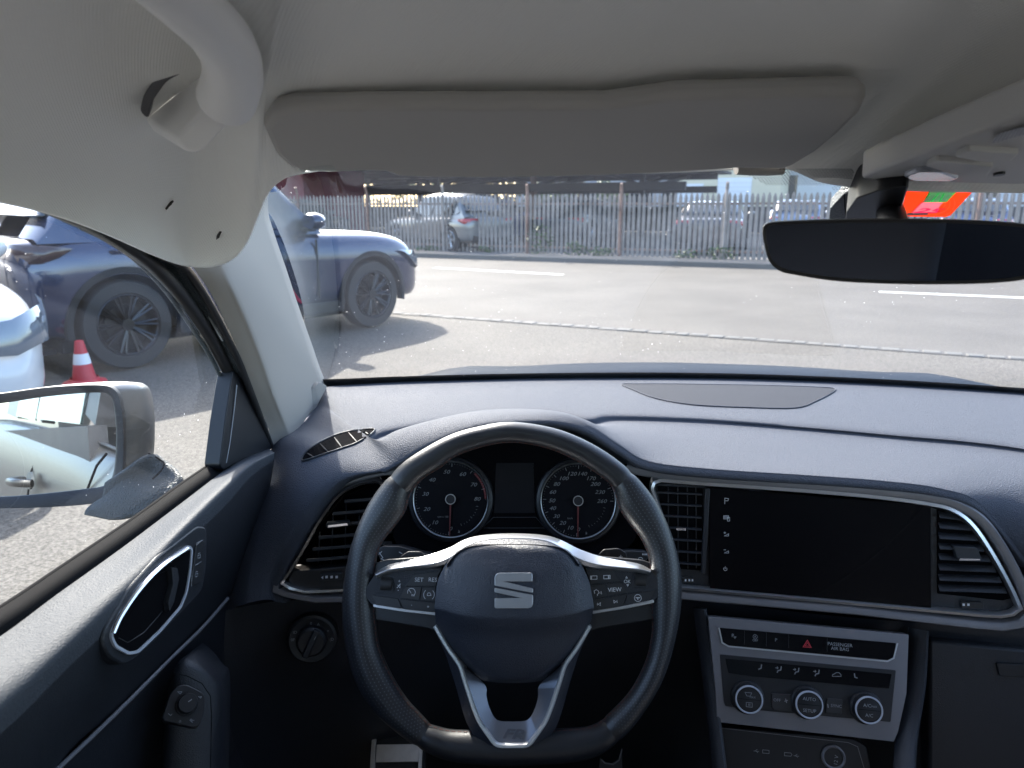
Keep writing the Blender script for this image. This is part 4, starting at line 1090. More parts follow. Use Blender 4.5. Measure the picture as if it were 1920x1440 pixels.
# airbag cover
rowsd = [
    [(845, 1050, .002), (862, 1030, .006), (884, 1022, .009), (920, 1019, .010), (961, 1018, .010), (1004, 1019, .010), (1040, 1022, .009), (1062, 1030, .006), (1079, 1050, .002)],
    [(840, 1052, .018), (858, 1034, .024), (886, 1026, .029), (922, 1023, .031), (961, 1022, .031), (1002, 1023, .031), (1038, 1026, .029), (1066, 1034, .024), (1084, 1052, .018)],
    [(832, 1064, .022), (856, 1054, .032), (888, 1051, .037), (923, 1050, .039), (961, 1050, .040), (1000, 1050, .039), (1036, 1051, .037), (1070, 1054, .032), (1093, 1064, .022)],
    [(820, 1092, .024), (852, 1088, .036), (888, 1086, .042), (923, 1086, .045), (961, 1086, .045), (1000, 1086, .045), (1037, 1086, .042), (1076, 1088, .036), (1105, 1092, .024)],
    [(815, 1134, .026), (848, 1140, .039), (884, 1146, .046), (922, 1148, .048), (961, 1148, .048), (1001, 1148, .048), (1040, 1146, .046), (1082, 1140, .039), (1113, 1134, .026)],
    [(816, 1146, .025), (850, 1156, .038), (884, 1164, .044), (922, 1167, .046), (961, 1167, .046), (1001, 1167, .046), (1040, 1164, .044), (1080, 1155, .038), (1112, 1144, .025)],
    [(820, 1176, .016), (854, 1186, .029), (887, 1192, .035), (923, 1196, .038), (961, 1197, .038), (1000, 1196, .038), (1036, 1192, .035), (1074, 1184, .029), (1105, 1172, .016)],
    [(850, 1222, .012), (872, 1229, .024), (896, 1236, .028), (926, 1240, .030), (961, 1241, .030), (996, 1240, .030), (1028, 1236, .028), (1052, 1228, .024), (1078, 1218, .012)],
    [(872, 1246, .008), (888, 1254, .018), (905, 1262, .021), (930, 1269, .022), (961, 1271, .022), (992, 1269, .022), (1017, 1262, .021), (1036, 1252, .018), (1055, 1242, .008)],
    [(886, 1258, -.004), (896, 1268, .004), (908, 1276, .006), (932, 1280, .006), (961, 1281, .006), (990, 1280, .006), (1014, 1276, .006), (1028, 1266, .004), (1042, 1254, -.004)]]
b = MB(); b.grid(patch(rowsd, 5, 5)); recalc(b.build('airbag_cover', m_hub, sw, ang=70))
# flanks of the cover
for s_ in (0, -1):
    b = MB()
    e0 = spline([WP(*r[s_]) for r in rowsd], 5); e1 = spline([WP(r[s_][0], r[s_][1], -.012) for r in rowsd], 5); b.grid([e0, e1]); recalc(b.build('cover_flank', m_hub, sw))
# emblem
def z1(L_): return [(640 + x / 3, 780 + y / 3) for x, y in L_]
b = MB()
b.pprism(WH, z1([(862, 955), (862, 905), (872, 888), (890, 882), (1062, 882), (1075, 888), (1075, 931), (915, 931), (1078, 972), (1078, 995)]), .046, .0495)
b.pprism(WH, z1([(862, 967), (1078, 1007), (1078, 1060), (1070, 1076), (1052, 1082), (868, 1082), (862, 1076), (862, 1026), (1010, 1024), (862, 992)]), .046, .0495)
b.build('emblem', M('emblem_satin', (.42, .43, .45), .3, metal=.55), sw, bevel=.0006, seg=2, smooth=False)
b = MB(); ln(WH, [(930, 1174), (940, 1173)], .0004, .047)
b.build('airbag_lettering', m_panel, sw, smooth=False); b = MB()
u_, v_ = WH.uv(961, 1224, .034); b.text(WH, 'AIRBAG', u_, v_, .0065, h=.0315)
b.build('airbag_lettering', M('embossed_black', (.022, .023, .027), .7), sw, smooth=False)

# button panels
def panel(side):
    f = (lambda L_: z1(L_))
    if side == 'l':
        out = f([(118, 1000), (190, 890), (300, 872), (568, 852), (545, 900), (532, 960), (528, 1110), (350, 1090), (175, 1065)])
    else:
        out = f([(1370, 850), (1600, 855), (1742, 870), (1822, 965), (1760, 1040), (1600, 1075), (1410, 1105), (1402, 1000), (1390, 930)])
    b = MB(); b.pprism(WH, out, -.004, .012, r=.0015)
    p_ = b.build('button_panel', m_panel, sw, bevel=.0015, seg=2)
    if side == 'l':
        keys = [[(362, 955), (405, 892), (558, 872), (540, 908), (530, 956)], [(328, 1022), (360, 960), (450, 960), (438, 1035)], [(444, 1036), (458, 962), (528, 962), (526, 1046)], [(172, 1010), (318, 1028), (340, 1082), (196, 1064)], [(326, 1030), (526, 1052), (526, 1104), (352, 1085)]]
    else:
        keys = [[(1376, 868), (1520, 862), (1570, 930), (1402, 942)], [(1406, 950), (1480, 945), (1498, 1010), (1412, 1030)], [(1486, 944), (1572, 937), (1612, 996), (1504, 1010)], [(1414, 1036), (1608, 1002), (1582, 1066), (1414, 1096)], [(1614, 1002), (1764, 982), (1734, 1036), (1590, 1062)]]
    ks = []
    for k_ in keys:
        b = MB(); b.pprism(WH, z1(k_), .008, .0132, r=.0008); ks.append(b.build('button', m_key, p_, bevel=.0005))
    # scroll wheel in a faceted bezel
    cx, cy = (252, 948) if side == 'l' else (1684, 922)
    b = MB(); b.pprism(WH, z1([(cx - 62, cy + 40), (cx - 34, cy - 34), (cx + 36, cy - 36), (cx + 44, cy + 36), (cx + 30, cy + 44)]), .010, .0135, r=.0008); b.build('scroll_bezel', m_panel, p_, bevel=.0008)
    b = MB()
    c = WH.uv(*z1([(cx, cy)])[0], .0135); wv = abs(WH.uv(*z1([(cx + 30, cy)])[0], .0135)[0] - c[0])
    pr_ = []
    for i in range(25):
        a = rad(-75 + i * 6.25); r_ = .0085 + (.0003 if i % 2 else 0)
        pr_.append((r_ * math.sin(a), .0085 * math.cos(a) + .0075))
    b.grid([[WH.pt(c[0] - wv, c[1] + v, h) for v, h in pr_], [WH.pt(c[0] + wv, c[1] + v, h) for v, h in pr_]]); 
    recalc(b.build('scroll_wheel', m_rubber, p_))
    b = MB()
    H_ = .0137
    def T_(s, x, y, sz, **k):
        px, py = z1([(x, y)])[0]; u, v = WH.uv(px, py, H_); b.text(WH, s, u, v, sz, h=H_, **k)
    def Ln(pts, w=.0005, cl=False): b.line(WH, [WH.uv(*z1([p])[0], H_) for p in pts], w, h=H_, closed=cl)
    if side == 'l':
        T_('SET', 437, 922, .0062); T_('RES', 514, 922, .0062); T_('+', 326, 930, .005); T_('-', 320, 978, .005); Ln([(316, 950), (322, 956), (330, 944), (330, 966), (322, 958)]); Ln([(312, 968), (334, 944)])
        c = WH.uv(*z1([(394, 992)])[0], H_); b.line(WH, circ(c, .0042, 16, -60, 200), .0005, h=H_); Ln([(392, 996), (382, 980)]); T_('0/1', 404, 1008, .0032)
        c = WH.uv(*z1([(493, 1005)])[0], H_); Ln([(483, 1010), (484, 1002), (488, 995), (498, 995), (503, 1002), (504, 1010)], cl=True)
        b.line(WH, circ(c, .0058, 10, -50, 50), .0005, h=H_); b.line(WH, circ(c, .0058, 10, 130, 230), .0005, h=H_)
        T_('-', 395, 1062, .005); T_('+', 488, 1074, .005)
    else:
        for x, y in ((1420, 909), (1494, 906)): Ln([(x - 18, y - 9), (x + 18, y - 10), (x + 18, y + 9), (x - 18, y + 10)], .0006, True); Ln([(x - 14 + (24 if x > 1450 else 0), y - 8), (x - 14 + (24 if x > 1450 else 0), y + 8)], .0014)
        T_('OK', 1608, 932, .005); Ln([(1604, 902), (1600, 912), (1609, 912)], cl=True); Ln([(1606, 948), (1616, 948), (1611, 958)], cl=True)
        T_('VIEW', 1538, 978, .006, rot=.08)
        Ln([(1426, 1000), (1422, 985), (1434, 976), (1446, 984), (1448, 996), (1440, 1004), (1440, 1012)]); Ln([(1454, 990), (1456, 1000)]); Ln([(1461, 986), (1464, 1002)])
        Ln([(1440, 1052), (1440, 1066)]); Ln([(1458, 1050), (1444, 1059), (1458, 1066)], cl=True)
        Ln([(1532, 1037), (1546, 1044), (1534, 1052)], cl=True); Ln([(1550, 1036), (1552, 1052)])
        c = WH.uv(*z1([(1668, 1024)])[0], H_); b.line(WH, circ(c, .0036, 16), .0005, h=H_, closed=True); Ln([(1656, 1022), (1680, 1022)], .0009); Ln([(1668, 1024), (1668, 1034)], .0009)
    b.build('button_lettering', m_mark, p_, smooth=False)
    # thin silver blade under the panel
    bl = z1([(180, 1066), (350, 1093), (528, 1112)]) if side == 'l' else z1([(1412, 1104), (1600, 1075), (1757, 1041)])
    b = MB(); b.sweep(WH, [WH.uv(x, y, .012) for x, y in bl], [(-.0016, .002), (-.0016, .013), (.0016, .013), (.0016, .002)][::-1]); b.build('spoke_blade', m_alu, sw, bevel=.0005)
panel('l'); panel('r')

# lower double spoke
L_ = [(815, 1174), (838, 1214), (862, 1247), (872, 1280), (884, 1318), (898, 1354), (930, 1399), (962, 1402)]
def mir(p): return (1921 - p[0], p[1])
LP = [WH.uv(x, y, .0185) for x, y in L_[:-1]]; RP = [WH.uv(*mir(p), .0185) for p in L_[:-1]][::-1]
band = [Vector((*p, 0)) for p in LP] + [Vector((*p, 0)) for p in RP]
bandp = [(p.x, p.y) for p in roundpoly(band, .006, 4, closed=False)]
b = MB(); b.sweep(WH, bandp, [(-.0022, -.004), (-.0022, .0185), (-.0012, .0198), (.0014, .0198), (.0024, .018), (.0024, -.004)]); recalc(b.build('spoke_band', M('spoke_bright', (.75, .78, .8), .28, metal=.75), sw, ang=40))
# outer flank (dark) and inner satin face
of = [(812, 1176), (832, 1218), (843, 1250), (856, 1292), (868, 1335), (880, 1366), (905, 1398)]
inn = [(840, 1215), (872, 1250), (909, 1284), (912, 1305), (918, 1328), (932, 1350), (961, 1353)]
b = MB()
for m_ in (lambda p: p, mir):
    b.grid([spline([WP(*m_(p), -.010) for p in of], 4), spline([WP(*m_(p), .010) for p in of], 4)[:], spline([WP(*m_(p), .0178) for p in L_[:-1]], 4)])
recalc(b.build('spoke_flank', m_hub, sw, ang=60))
b = MB()
m_dsat = M('dark_satin_metal', (.16, .175, .21), .36, metal=.45, grain=('noise', 300, .04))
for m_ in (lambda p: p, mir):
    b.grid([spline([WP(*m_(p), .0178) for p in L_[1:]], 4), spline([WP(*m_(p), .007) for p in inn], 4), spline([WP(*m_(p), -.016) for p in inn], 4)])
recalc(b.build('spoke_face', m_dsat, sw, ang=60))
b = MB()
uu, vv = WH.uv(961, 1377, .006); b.text(WH, 'FR', uu, vv, .0125, h=.0062, shear=.35, sx=1.6, th=.03)
fF = Fr(WP(961, 1377, .0142), WH.u, WH.n + WH.v * .25); b2 = MB(); b2.text(fF, 'FR', 0, 0, .0125, h=.0006, shear=.35, sx=1.6, th=.03)
b2.build('trim_level_letters', M('letter_grey', (.075, .08, .095), .45), sw, smooth=False)
# gearshift paddles behind the wheel
for s_, pts in (('-', [(748, 1050), (752, 1042), (765, 1034), (788, 1034), (800, 1044), (800, 1056), (748, 1068)]), ('+', [(1122, 1040), (1132, 1030), (1160, 1028), (1174, 1036), (1176, 1046), (1176, 1060), (1120, 1060)])):
    b = MB(); b.pprism(WH, pts, -.032, -.026, r=.002); o = b.build('paddle', m_black, sw, bevel=.001)
    b = MB(); u, v = WH.uv(*( (762, 1047) if s_ == '-' else (1164, 1045)), -.0255); b.text(WH, s_, u, v, .009, h=-.0255); b.build('paddle_mark', m_mark, o, smooth=False)
# column shroud + stalks
stf = frame(PY(960, 1090, .80), tilt=20)
co = thing('steering_column', 'black steering column shroud behind the wheel', 'steering column', stf.o)
b = MB(); b.pprism(stf, [(850, 1050), (1075, 1050), (1095, 1120), (1060, 1230), (870, 1230), (830, 1120)], -.10, -.02, r=.02); b.build('shroud', m_black, co, bevel=.01, seg=3)
is_ = thing('indicator_stalk', 'black left-hand indicator stalk with lamp symbols behind the wheel', 'stalk', stf.px(740, 1050))
b = MB(); b.pprism(stf, [(708, 1030), (716, 1024), (750, 1024), (790, 1036), (900, 1060), (900, 1085), (760, 1068), (722, 1056), (711, 1050)], -.012, .008, r=.004); b.build('lever', m_black, is_, bevel=.004, seg=3)
b = MB(); ln(stf, [(711, 1036), (718, 1046), (714, 1048), (720, 1050)], .0006, .0086); ln(stf, [(748, 1035), (754, 1038)], .0006, .0086); ln(stf, [(710, 1040), (716, 1034)], .0006, .0086); b.build('lamp_symbols', m_mark, is_, smooth=False)
wi = thing('wiper_stalk', 'black right-hand wiper stalk behind the wheel beside the centre vent', 'stalk', stf.px(1195, 1045))
b = MB(); b.pprism(stf, [(1030, 1060), (1140, 1040), (1178, 1032), (1212, 1034), (1216, 1042), (1213, 1052), (1140, 1064), (1030, 1085)], -.012, .008, r=.004); b.build('lever', m_black, wi, bevel=.004, seg=3)
b = MB()
for k in range(4): ln(stf, [(1205 + k * 2.5, 1038), (1205 + k * 2.5, 1041)], .0008, .0086)
c = stf.uv(1201, 1050, .0085); b.line(stf, circ(c, .003, 14, 20, 160), .0005, h=.0086); b.build('wiper_symbols', m_mark, wi, smooth=False)

# foot rest (bright metal) and pedal at the bottom
ff = Fr(PY(745, 1400, .98), Vector((1, 0, 0)), Vector((.02, -.62, .72)))
fr_ = thing('foot_rest', 'brushed steel foot rest plate with dark rubber inserts in the footwell', 'foot rest', ff.o)
b = MB(); b.pprism(ff, [(703, 1322), (709, 1324), (704, 1400), (700, 1500), (690, 1500), (696, 1400)], -.004, .004, r=.001)
b.pprism(ff, [(789, 1325), (796, 1325), (792, 1400), (789, 1500), (782, 1500), (785, 1400)], -.004, .004)
b.pprism(ff, [(706, 1396), (786, 1395), (784, 1428), (704, 1429)], -.004, .0035)
b.pprism(ff, [(717, 1348), (735, 1348), (735, 1353), (717, 1353)], -.004, .0035, r=.001); b.pprism(ff, [(715, 1373), (741, 1373), (741, 1378), (715, 1378)], -.004, .0035, r=.001)
m_steel = M('brushed_steel', (.62, .6, .58), .35, metal=.9, grain=('noise', 300, .06), var=.15, vscale=40)
b.build('steel_plate', m_steel, fr_, bevel=.001)
b = MB(); b.pprism(ff, [(698, 1318), (800, 1318), (796, 1500), (690, 1500)], -.03, -.002); b.build('rubber_pad', m_rubber, fr_)
fp = Fr(PY(1150, 1425, .95), Vector((1, 0, 0)), Vector((0, -.75, .6)))
pe = thing('accelerator_pedal', 'dark metal accelerator pedal showing beneath the wheel rim at right', 'pedal', fp.o)
b = MB(); b.pprism(fp, [(1125, 1420), (1130, 1428), (1148, 1432), (1160, 1424), (1166, 1405), (1168, 1500), (1120, 1500)], -.01, .003, r=.002); b.build('pedal_plate', m_rubber, pe, bevel=.002)
b = MB(); b.line(fp, [fp.uv(x, y, .003) for x, y in [(1128, 1424), (1134, 1431), (1150, 1433), (1161, 1425), (1166, 1404)]], .0015, h=.004); b.build('pedal_rim', m_satin, pe)
# ================================================================ DRIVER DOOR
DX = -.42
dr = thing('driver_door', 'dark driver door panel with sunlit grained sill, silver-edged handle and lock buttons', 'car door', (-.46, .6, .9))
# belt pad rows from the window seal to the lower edge; (px,py,x)
A0 = [(-500, 1480), (-250, 1325), (0, 1172), (120, 1090), (250, 1000), (340, 936), (420, 878), (456, 856), (500, 838)]
A1 = [(-500, 1560), (-250, 1390), (0, 1222), (120, 1130), (250, 1030), (340, 955), (420, 890), (460, 862), (506, 842)]
A2 = [(-500, 1660), (-250, 1480), (0, 1300), (120, 1195), (250, 1075), (340, 985), (420, 908), (466, 868), (512, 848)]
A3 = [(-500, 1740), (-250, 1550), (0, 1362), (120, 1245), (250, 1120), (340, 1020), (425, 935), (470, 885), (514, 855)]
A4 = [(-500, 1850), (-250, 1660), (0, 1480), (120, 1350), (250, 1210), (340, 1100), (420, 1020), (470, 960), (505, 920)]
A5 = [(-500, 2300), (-250, 2000), (0, 1740), (110, 1440), (220, 1330), (320, 1230), (425, 1125), (450, 1100), (470, 1080)]
xs_ = [(-.454), (-.425), (-.392), (-.386), (-.398), (-.43)]
R_ = [spline([PX(x, y, xv) for x, y in r], 6) for r, xv in zip((A0, A1, A2, A3, A4, A5), xs_)]
G_ = [spline([r[k] for r in R_], 6) for k in range(len(R_[0]))]
b = MB(); b.grid([r[19:] for r in G_]); recalc(b.build('middle_panel', m_panel, dr, ang=80))  # darker plastic than the sill pad paints in the shade below it
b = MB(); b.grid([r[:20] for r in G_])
m_sill_lit = M('sunlit_grained_sill', (.042, .047, .056), .6, spec=.15, grain=('leather', 300, .4, .0005), var=.04)  # paler base colour paints in the sunlit band along the door top
recalc(b.build('sill_pad', m_sill_lit, dr, ang=80))
# silver line and lower panel
ll = [(-60, 1600), (110, 1440), (220, 1335), (320, 1235), (380, 1176), (427, 1122)]
b = MB(); b.tube(spline([PX(x, y, -.424) for x, y in ll], 6), .0022, seg=10); b.build('accent_line', m_satin, dr)
B0 = ll; B1 = [(-60, 1640), (130, 1475), (240, 1365), (335, 1262), (392, 1200), (436, 1150)]
B2 = [(-60, 2000), (150, 1800), (260, 1650), (340, 1550), (400, 1480), (440, 1400)]
R_ = [spline([PX(x, y, xv) for x, y in r], 6) for r, xv in zip((B0, B1, B2), (-.428, -.432, -.45))]
b = MB(); b.grid([spline([r[k] for r in R_], 4) for k in range(len(R_[0]))]); recalc(b.build('lower_panel', m_panel, dr, ang=80))
# door rear continuation (behind the driver) and outer skin are further down
fdoor = Fr(PX(290, 1120, -.385), Vector((0, 1, 0)), Vector((1, 0, .06)))
b = MB(); b.pprism(fdoor, [(192, 1205), (196, 1180), (240, 1105), (300, 1040), (370, 986), (386, 988), (389, 1003), (388, 1060), (380, 1108), (360, 1130), (290, 1205), (250, 1240), (232, 1248), (205, 1232)], -.012, .002, r=.006); hb = b.build('handle_surround', m_panel, dr, bevel=.002)
hs = [(207, 1192), (224, 1152), (262, 1098), (305, 1056), (353, 1024), (359, 1030), (356, 1066), (349, 1110), (338, 1138), (300, 1182), (258, 1222), (240, 1225), (216, 1212)]
hp_ = [Vector((*fdoor.uv(x, y, .003), 0)) for x, y in hs]; hq = [(p.x, p.y) for p in roundpoly(hp_, .004, 3)]
b = MB(); b.prism(fdoor, hq, .002, .0026); b.build('handle_recess', m_void, hb, smooth=False)
up_ = hq
b = MB(); b.sweep(fdoor, hq, [(-.0012, .001), (-.0012, .0042), (.0012, .0042), (.0012, .001)][::-1], closed=True); recalc(b.build('handle_edge', m_ring, hb))
hu = [(212, 1188), (228, 1153), (264, 1102), (306, 1060), (352, 1029)]
b = MB(); b.tube(spline([fdoor.px(x, y, .004) for x, y in hu], 6), [.0022 + .0008 * math.sin(math.pi * i / 24) for i in range(25)], seg=10); b.build('chrome_bar', m_chrome, hb)
hl = [(235, 1160), (262, 1115), (300, 1075), (330, 1062), (334, 1080), (326, 1120), (300, 1152), (270, 1186), (240, 1205), (222, 1196)]
b = MB()
c0 = [fdoor.px(x, y, .0028) for x, y in hl]; cc_ = sum(c0, Vector()) / len(c0)
b.grid([c0, [p * .75 + cc_ * .25 + fdoor.n * -.006 for p in c0], [p * .4 + cc_ * .6 + fdoor.n * -.01 for p in c0]], cu=True)
b.build('pull_cup', m_black, hb)
hp2 = [(322, 1064), (333, 1066), (336, 1085), (327, 1128), (318, 1146), (316, 1130), (325, 1095)]
b = MB(); b.pprism(fdoor, hp2, .0026, .008, r=.001); b.build('release_lever', m_panel, hb, bevel=.0012)
b = MB(); b.pprism(fdoor, [(368, 1022), (380, 1012), (384, 1016), (380, 1090), (362, 1098), (360, 1090)], .002, .0035, r=.001); lb = b.build('lock_button', m_key, hb, bevel=.0006)
b = MB()
def dl(pts, w=.0005, cl=False): b.line(fdoor, [fdoor.uv(x, y, .0038) for x, y in pts], w, h=.0038, closed=cl)
dl([(369, 1024), (369, 1018), (380, 1013)]); dl([(366, 1060), (378, 1053)]); dl([(359, 1100), (360, 1068)])
for x, y in ((374, 1042), (369, 1077)): dl([(x - 3, y), (x + 2, y - 2), (x + 2, y + 3), (x - 3, y + 5)], cl=True); dl([(x - 2, y), (x - 2, y - 4), (x + 2, y - 6)])
b.build('lock_symbols', m_markdim, lb, smooth=False)
# armrest hump with mirror adjuster
fa = Fr(PX(352, 1325, -.40), Vector((.12, 1, -.10)), Vector((.6, -.2, .85)))
b = MB()
arm = [[(300, 1480, -.42), (315, 1290, -.42), (345, 1235, -.42), (380, 1205, -.43)], [(310, 1480, -.40), (330, 1275, -.40), (362, 1225, -.40), (400, 1222, -.415)], [(385, 1480, -.365), (395, 1300, -.37), (400, 1262, -.375), (418, 1245, -.39)], [(420, 1490, -.36), (422, 1340, -.362), (424, 1290, -.37), (430, 1258, -.385)], [(424, 1700, -.37), (427, 1500, -.37), (430, 1400, -.375), (432, 1300, -.39)]]
R_ = [spline([PX(*p) for p in r], 6) for r in arm]
b.grid([spline([r[k] for r in R_], 6) for k in range(len(R_[0]))]); arm_ = recalc(b.build('armrest', m_panel, dr, ang=80))
fa = Fr(PX(350, 1322, -.378), Vector((.15, 1, .05)), (CAM - PX(350, 1322, -.378)).normalized() + Vector((.2, 0, .25)))
b = MB(); b.pprism(fa, [(304, 1345), (318, 1302), (332, 1286), (350, 1283), (380, 1298), (385, 1308), (384, 1335), (374, 1362), (362, 1364), (308, 1352)], -.012, .001, r=.003); ap = b.build('adjuster_plate', m_black, arm_, bevel=.001)
c = fa.uv(351, 1320, .004); r_ = abs((Vector(fa.uv(371, 1320, .004)) - Vector(c)).length)
b = MB(); b.lathe(fa, [(r_ * 1.1, .001), (r_ * 1.05, .003), (r_ * .95, .003), (r_ * .92, .009), (r_ * .85, .0105), (0, .0105)], c=c, seg=36); kn2 = recalc(b.build('adjuster_knob', m_black, dr, ang=40))
b = MB(); ln(fa, [(353, 1316), (360, 1311)], .0009, .011); tx(fa, 'L', 319, 1339, .0055, .0014); tx(fa, 'R', 360, 1351, .0055, .0014); tx(fa, 'o', 337, 1352, .0045, .0014); ln(fa, [(333, 1297), (341, 1297), (338, 1301)], .0005, .0014, True); ln(fa, [(372, 1306), (378, 1306), (376, 1309)], .0005, .0014, True)
b.build('adjuster_lettering', m_markdim, kn2, smooth=False)
b = MB(); b.line(fa, [fa.uv(x, y, .001) for x, y in [(322, 1262), (350, 1268), (378, 1282), (394, 1306), (396, 1345), (394, 1440)]], .0008, h=.003); b.build('panel_gap', m_void, dr)

m_seal = M('matt_black_seal', (.006, .006, .007), .85, spec=.08)
# window seal along the belt, glass, frame, mirror sail
bl = [(-500, 1445), (-250, 1292), (0, 1143), (120, 1063), (250, 975), (340, 910), (410, 862), (425, 850)]
b = MB(); b.tube(spline([PX(x, y, -.462) for x, y in bl], 5), .0035, seg=10, flat=.8); b.build('window_seal', m_seal, dr)
b = MB(); pts = spline([PX(x, y, -.458) for x, y in bl], 5)
b.grid([[p + Vector((0, 0, 0)) for p in pts], [p + Vector((.016, .0, -.012)) for p in pts]]); b.build('seal_lip', m_seal, dr, solid=.002)
# glass: tumblehome from x=-.465 at the belt to -.43 at the top
g0 = spline([PX(x, y, -.466) for x, y in [(-900, 1690), (-500, 1440), (-250, 1290), (0, 1140), (200, 1005), (425, 850), (470, 820)]], 4)
g1 = spline([PX(x, y, -.440) for x, y in [(-900, 300), (-500, 300), (-250, 310), (0, 340), (110, 370), (340, 470), (480, 720)]], 4)
b = MB(); b.grid([[p * (1 - t) + q * t + Vector((-.008 * math.sin(math.pi * t), 0, 0)) for p, q in zip(g0, g1)] for t in [i / 10 for i in range(11)]])
recalc(b.build('window_glass', m_sideglass, dr, ang=180))
# frame of the window: curved black channel from roof to mirror sail
fo = [(60, 388), (110, 402), (165, 420), (230, 455), (290, 500), (345, 560), (390, 625), (425, 690), (452, 745), (470, 800)]
b = MB(); b.tube(spline([PX(x, y, -.446 - .012 * i / 9) for i, (x, y) in enumerate(fo)], 6), [.003 + .0075 * sm(i / 20) for i in range(55)], seg=14, flat=.8); b.build('frame_channel', m_rubber, dr)
# inner, slimmer lip lit from outside
fo2 = [(150, 425), (200, 450), (255, 488), (310, 545), (358, 612), (395, 670), (418, 715)]
b = MB(); b.tube(spline([PX(x, y, -.462) for x, y in fo2], 6), .0028, seg=10); b.build('glass_run', m_grey_pl, dr)
# body seal next to the pillar trim + body panel between
fo3 = [(300, 478), (345, 500), (378, 545), (412, 605), (445, 672), (472, 740), (494, 798), (508, 838)]
b = MB(); b.tube(spline([PX(x, y, -.434) for x, y in fo3], 6), .0048, seg=12); b.build('door_seal', m_rubber, dr)
rows = [spline([PX(x, y, -.455) for x, y in [(200, 440), (300, 505), (355, 570), (400, 640), (438, 715), (470, 800)]], 5), spline([PX(x, y, -.436) for x, y in [(290, 470), (345, 500), (395, 580), (437, 660), (478, 755), (508, 838)]], 5)]
b = MB(); b.grid([rows[0], [p * .5 + q * .5 + Vector((-.012, 0, 0)) for p, q in zip(*rows)], rows[1]]); recalc(b.build('frame_panel', m_grey_pl, dr))
m_tape = M('worn_silver_tape', (.42, .44, .44), .5, metal=.3, var=.3, vscale=60)
tp = [(340, 512), (372, 560), (398, 605), (418, 640), (424, 622), (398, 575), (365, 530), (345, 508)]
ft = Fr(PX(385, 580, -.447), PX(400, 610, -.447) - PX(350, 520, -.447), Vector((1, -.2, 0)))
b = MB(); b.pprism(ft, tp, .002, .004); b.build('frame_label', m_tape, dr, smooth=False)
# black mirror sail
fs = Fr(PX(462, 780, -.44), Vector((0, 1, 0)), Vector((1, -.06, .06)))
b = MB(); b.pprism(fs, [(437, 694), (452, 708), (482, 760), (514, 838), (500, 848), (460, 858), (418, 882), (412, 872), (422, 790), (432, 722)], -.02, .002, r=.004); b.build('mirror_sail', m_black, dr, bevel=.003)
b = MB(); b.tube([PX(436, 708, -.452), PX(428, 760, -.455), PX(419, 830, -.458), PX(412, 876, -.46)], .004, seg=10); b.build('sail_seal', m_rubber, dr)
b = MB(); b.tube([PX(444, 722, -.44), PX(440, 760, -.44), PX(431, 830, -.44), PX(424, 868, -.44)], .0009, seg=6); b.build('sail_line', m_markdim, dr)

# ================================================================ WING MIRROR
# mirror face on its own plane, looking back along the car
fw = Fr(PY(120, 835, .86), Vector((.97, .17, .02)), Vector((.375, -.92, .13)))
wm = thing('wing_mirror', 'silver wing mirror on the driver door reflecting the car side and handle', 'wing mirror', fw.px(230, 900))
mo = [(-260, 770), (-120, 752), (0, 738), (80, 727), (150, 722), (195, 722), (214, 728), (226, 745), (233, 790), (234, 840), (232, 880), (224, 915), (205, 934), (170, 944), (90, 950), (0, 952), (-150, 950), (-270, 930), (-300, 860)]
mi = [(-250, 790), (-120, 770), (0, 757), (80, 745), (150, 738), (190, 737), (203, 742), (211, 757), (216, 800), (216, 845), (213, 880), (205, 903), (190, 914), (160, 919), (90, 927), (0, 934), (-140, 935), (-255, 915), (-285, 855)]
so = spline([Vector((*fw.uv(x, y), 0)) for x, y in mo], 4, True); si = spline([Vector((*fw.uv(x, y), 0)) for x, y in mi], 4, True)
c0 = sum(so, Vector()) / len(so)
b = MB(); rows = []
for h, e_ in ((-.012, 0), (.0, 0), (.003, -.0015)): rows.append([fw.pt(p.x + (c0.x - p.x) * (-e_ * 8), p.y, h) for p in so])
rows.append([fw.pt((p.x * .3 + q.x * .7), (p.y * .3 + q.y * .7), .002) for p, q in zip(so, si)])
rows.append([fw.pt(p.x, p.y, -.004) for p in si]); rows.append([fw.pt(p.x, p.y, -.012) for p in si])
b.grid(rows, cu=True); recalc(b.build('mirror_surround', m_panel, wm, ang=60))
fg2 = Fr(fw.o, fw.u, fw.n)
b = MB(); b.prism(fw, [(p.x, p.y) for p in si], -.012, -.006); mg = b.build('mirror_glass', m_mirror, wm, smooth=False)
# housing: bulges away from the viewer
def wpt(px, py, h): return fw.px(px, py, h)
b = MB(); rows = []
for sc, h, dx in ((1.0, -.010, 0), (1.0, -.022, .008), (.985, -.045, .020), (.93, -.07, .034), (.80, -.09, .044), (.55, -.104, .05), (.2, -.108, .05)):
    rows.append([fw.pt(c0.x + (p.x - c0.x) * sc + dx, c0.y + (p.y - c0.y) * sc * (1 if p.y > c0.y else .94), h) for p in so])
b.grid(rows, cu=True); b.f.append(list(range(len(b.v) - len(so), len(b.v)))); b.m.append(0)
recalc(b.build('mirror_housing', M('mirror_shell_paint', (.10, .106, .112), .38, metal=.3, coat=.25), wm, ang=60))
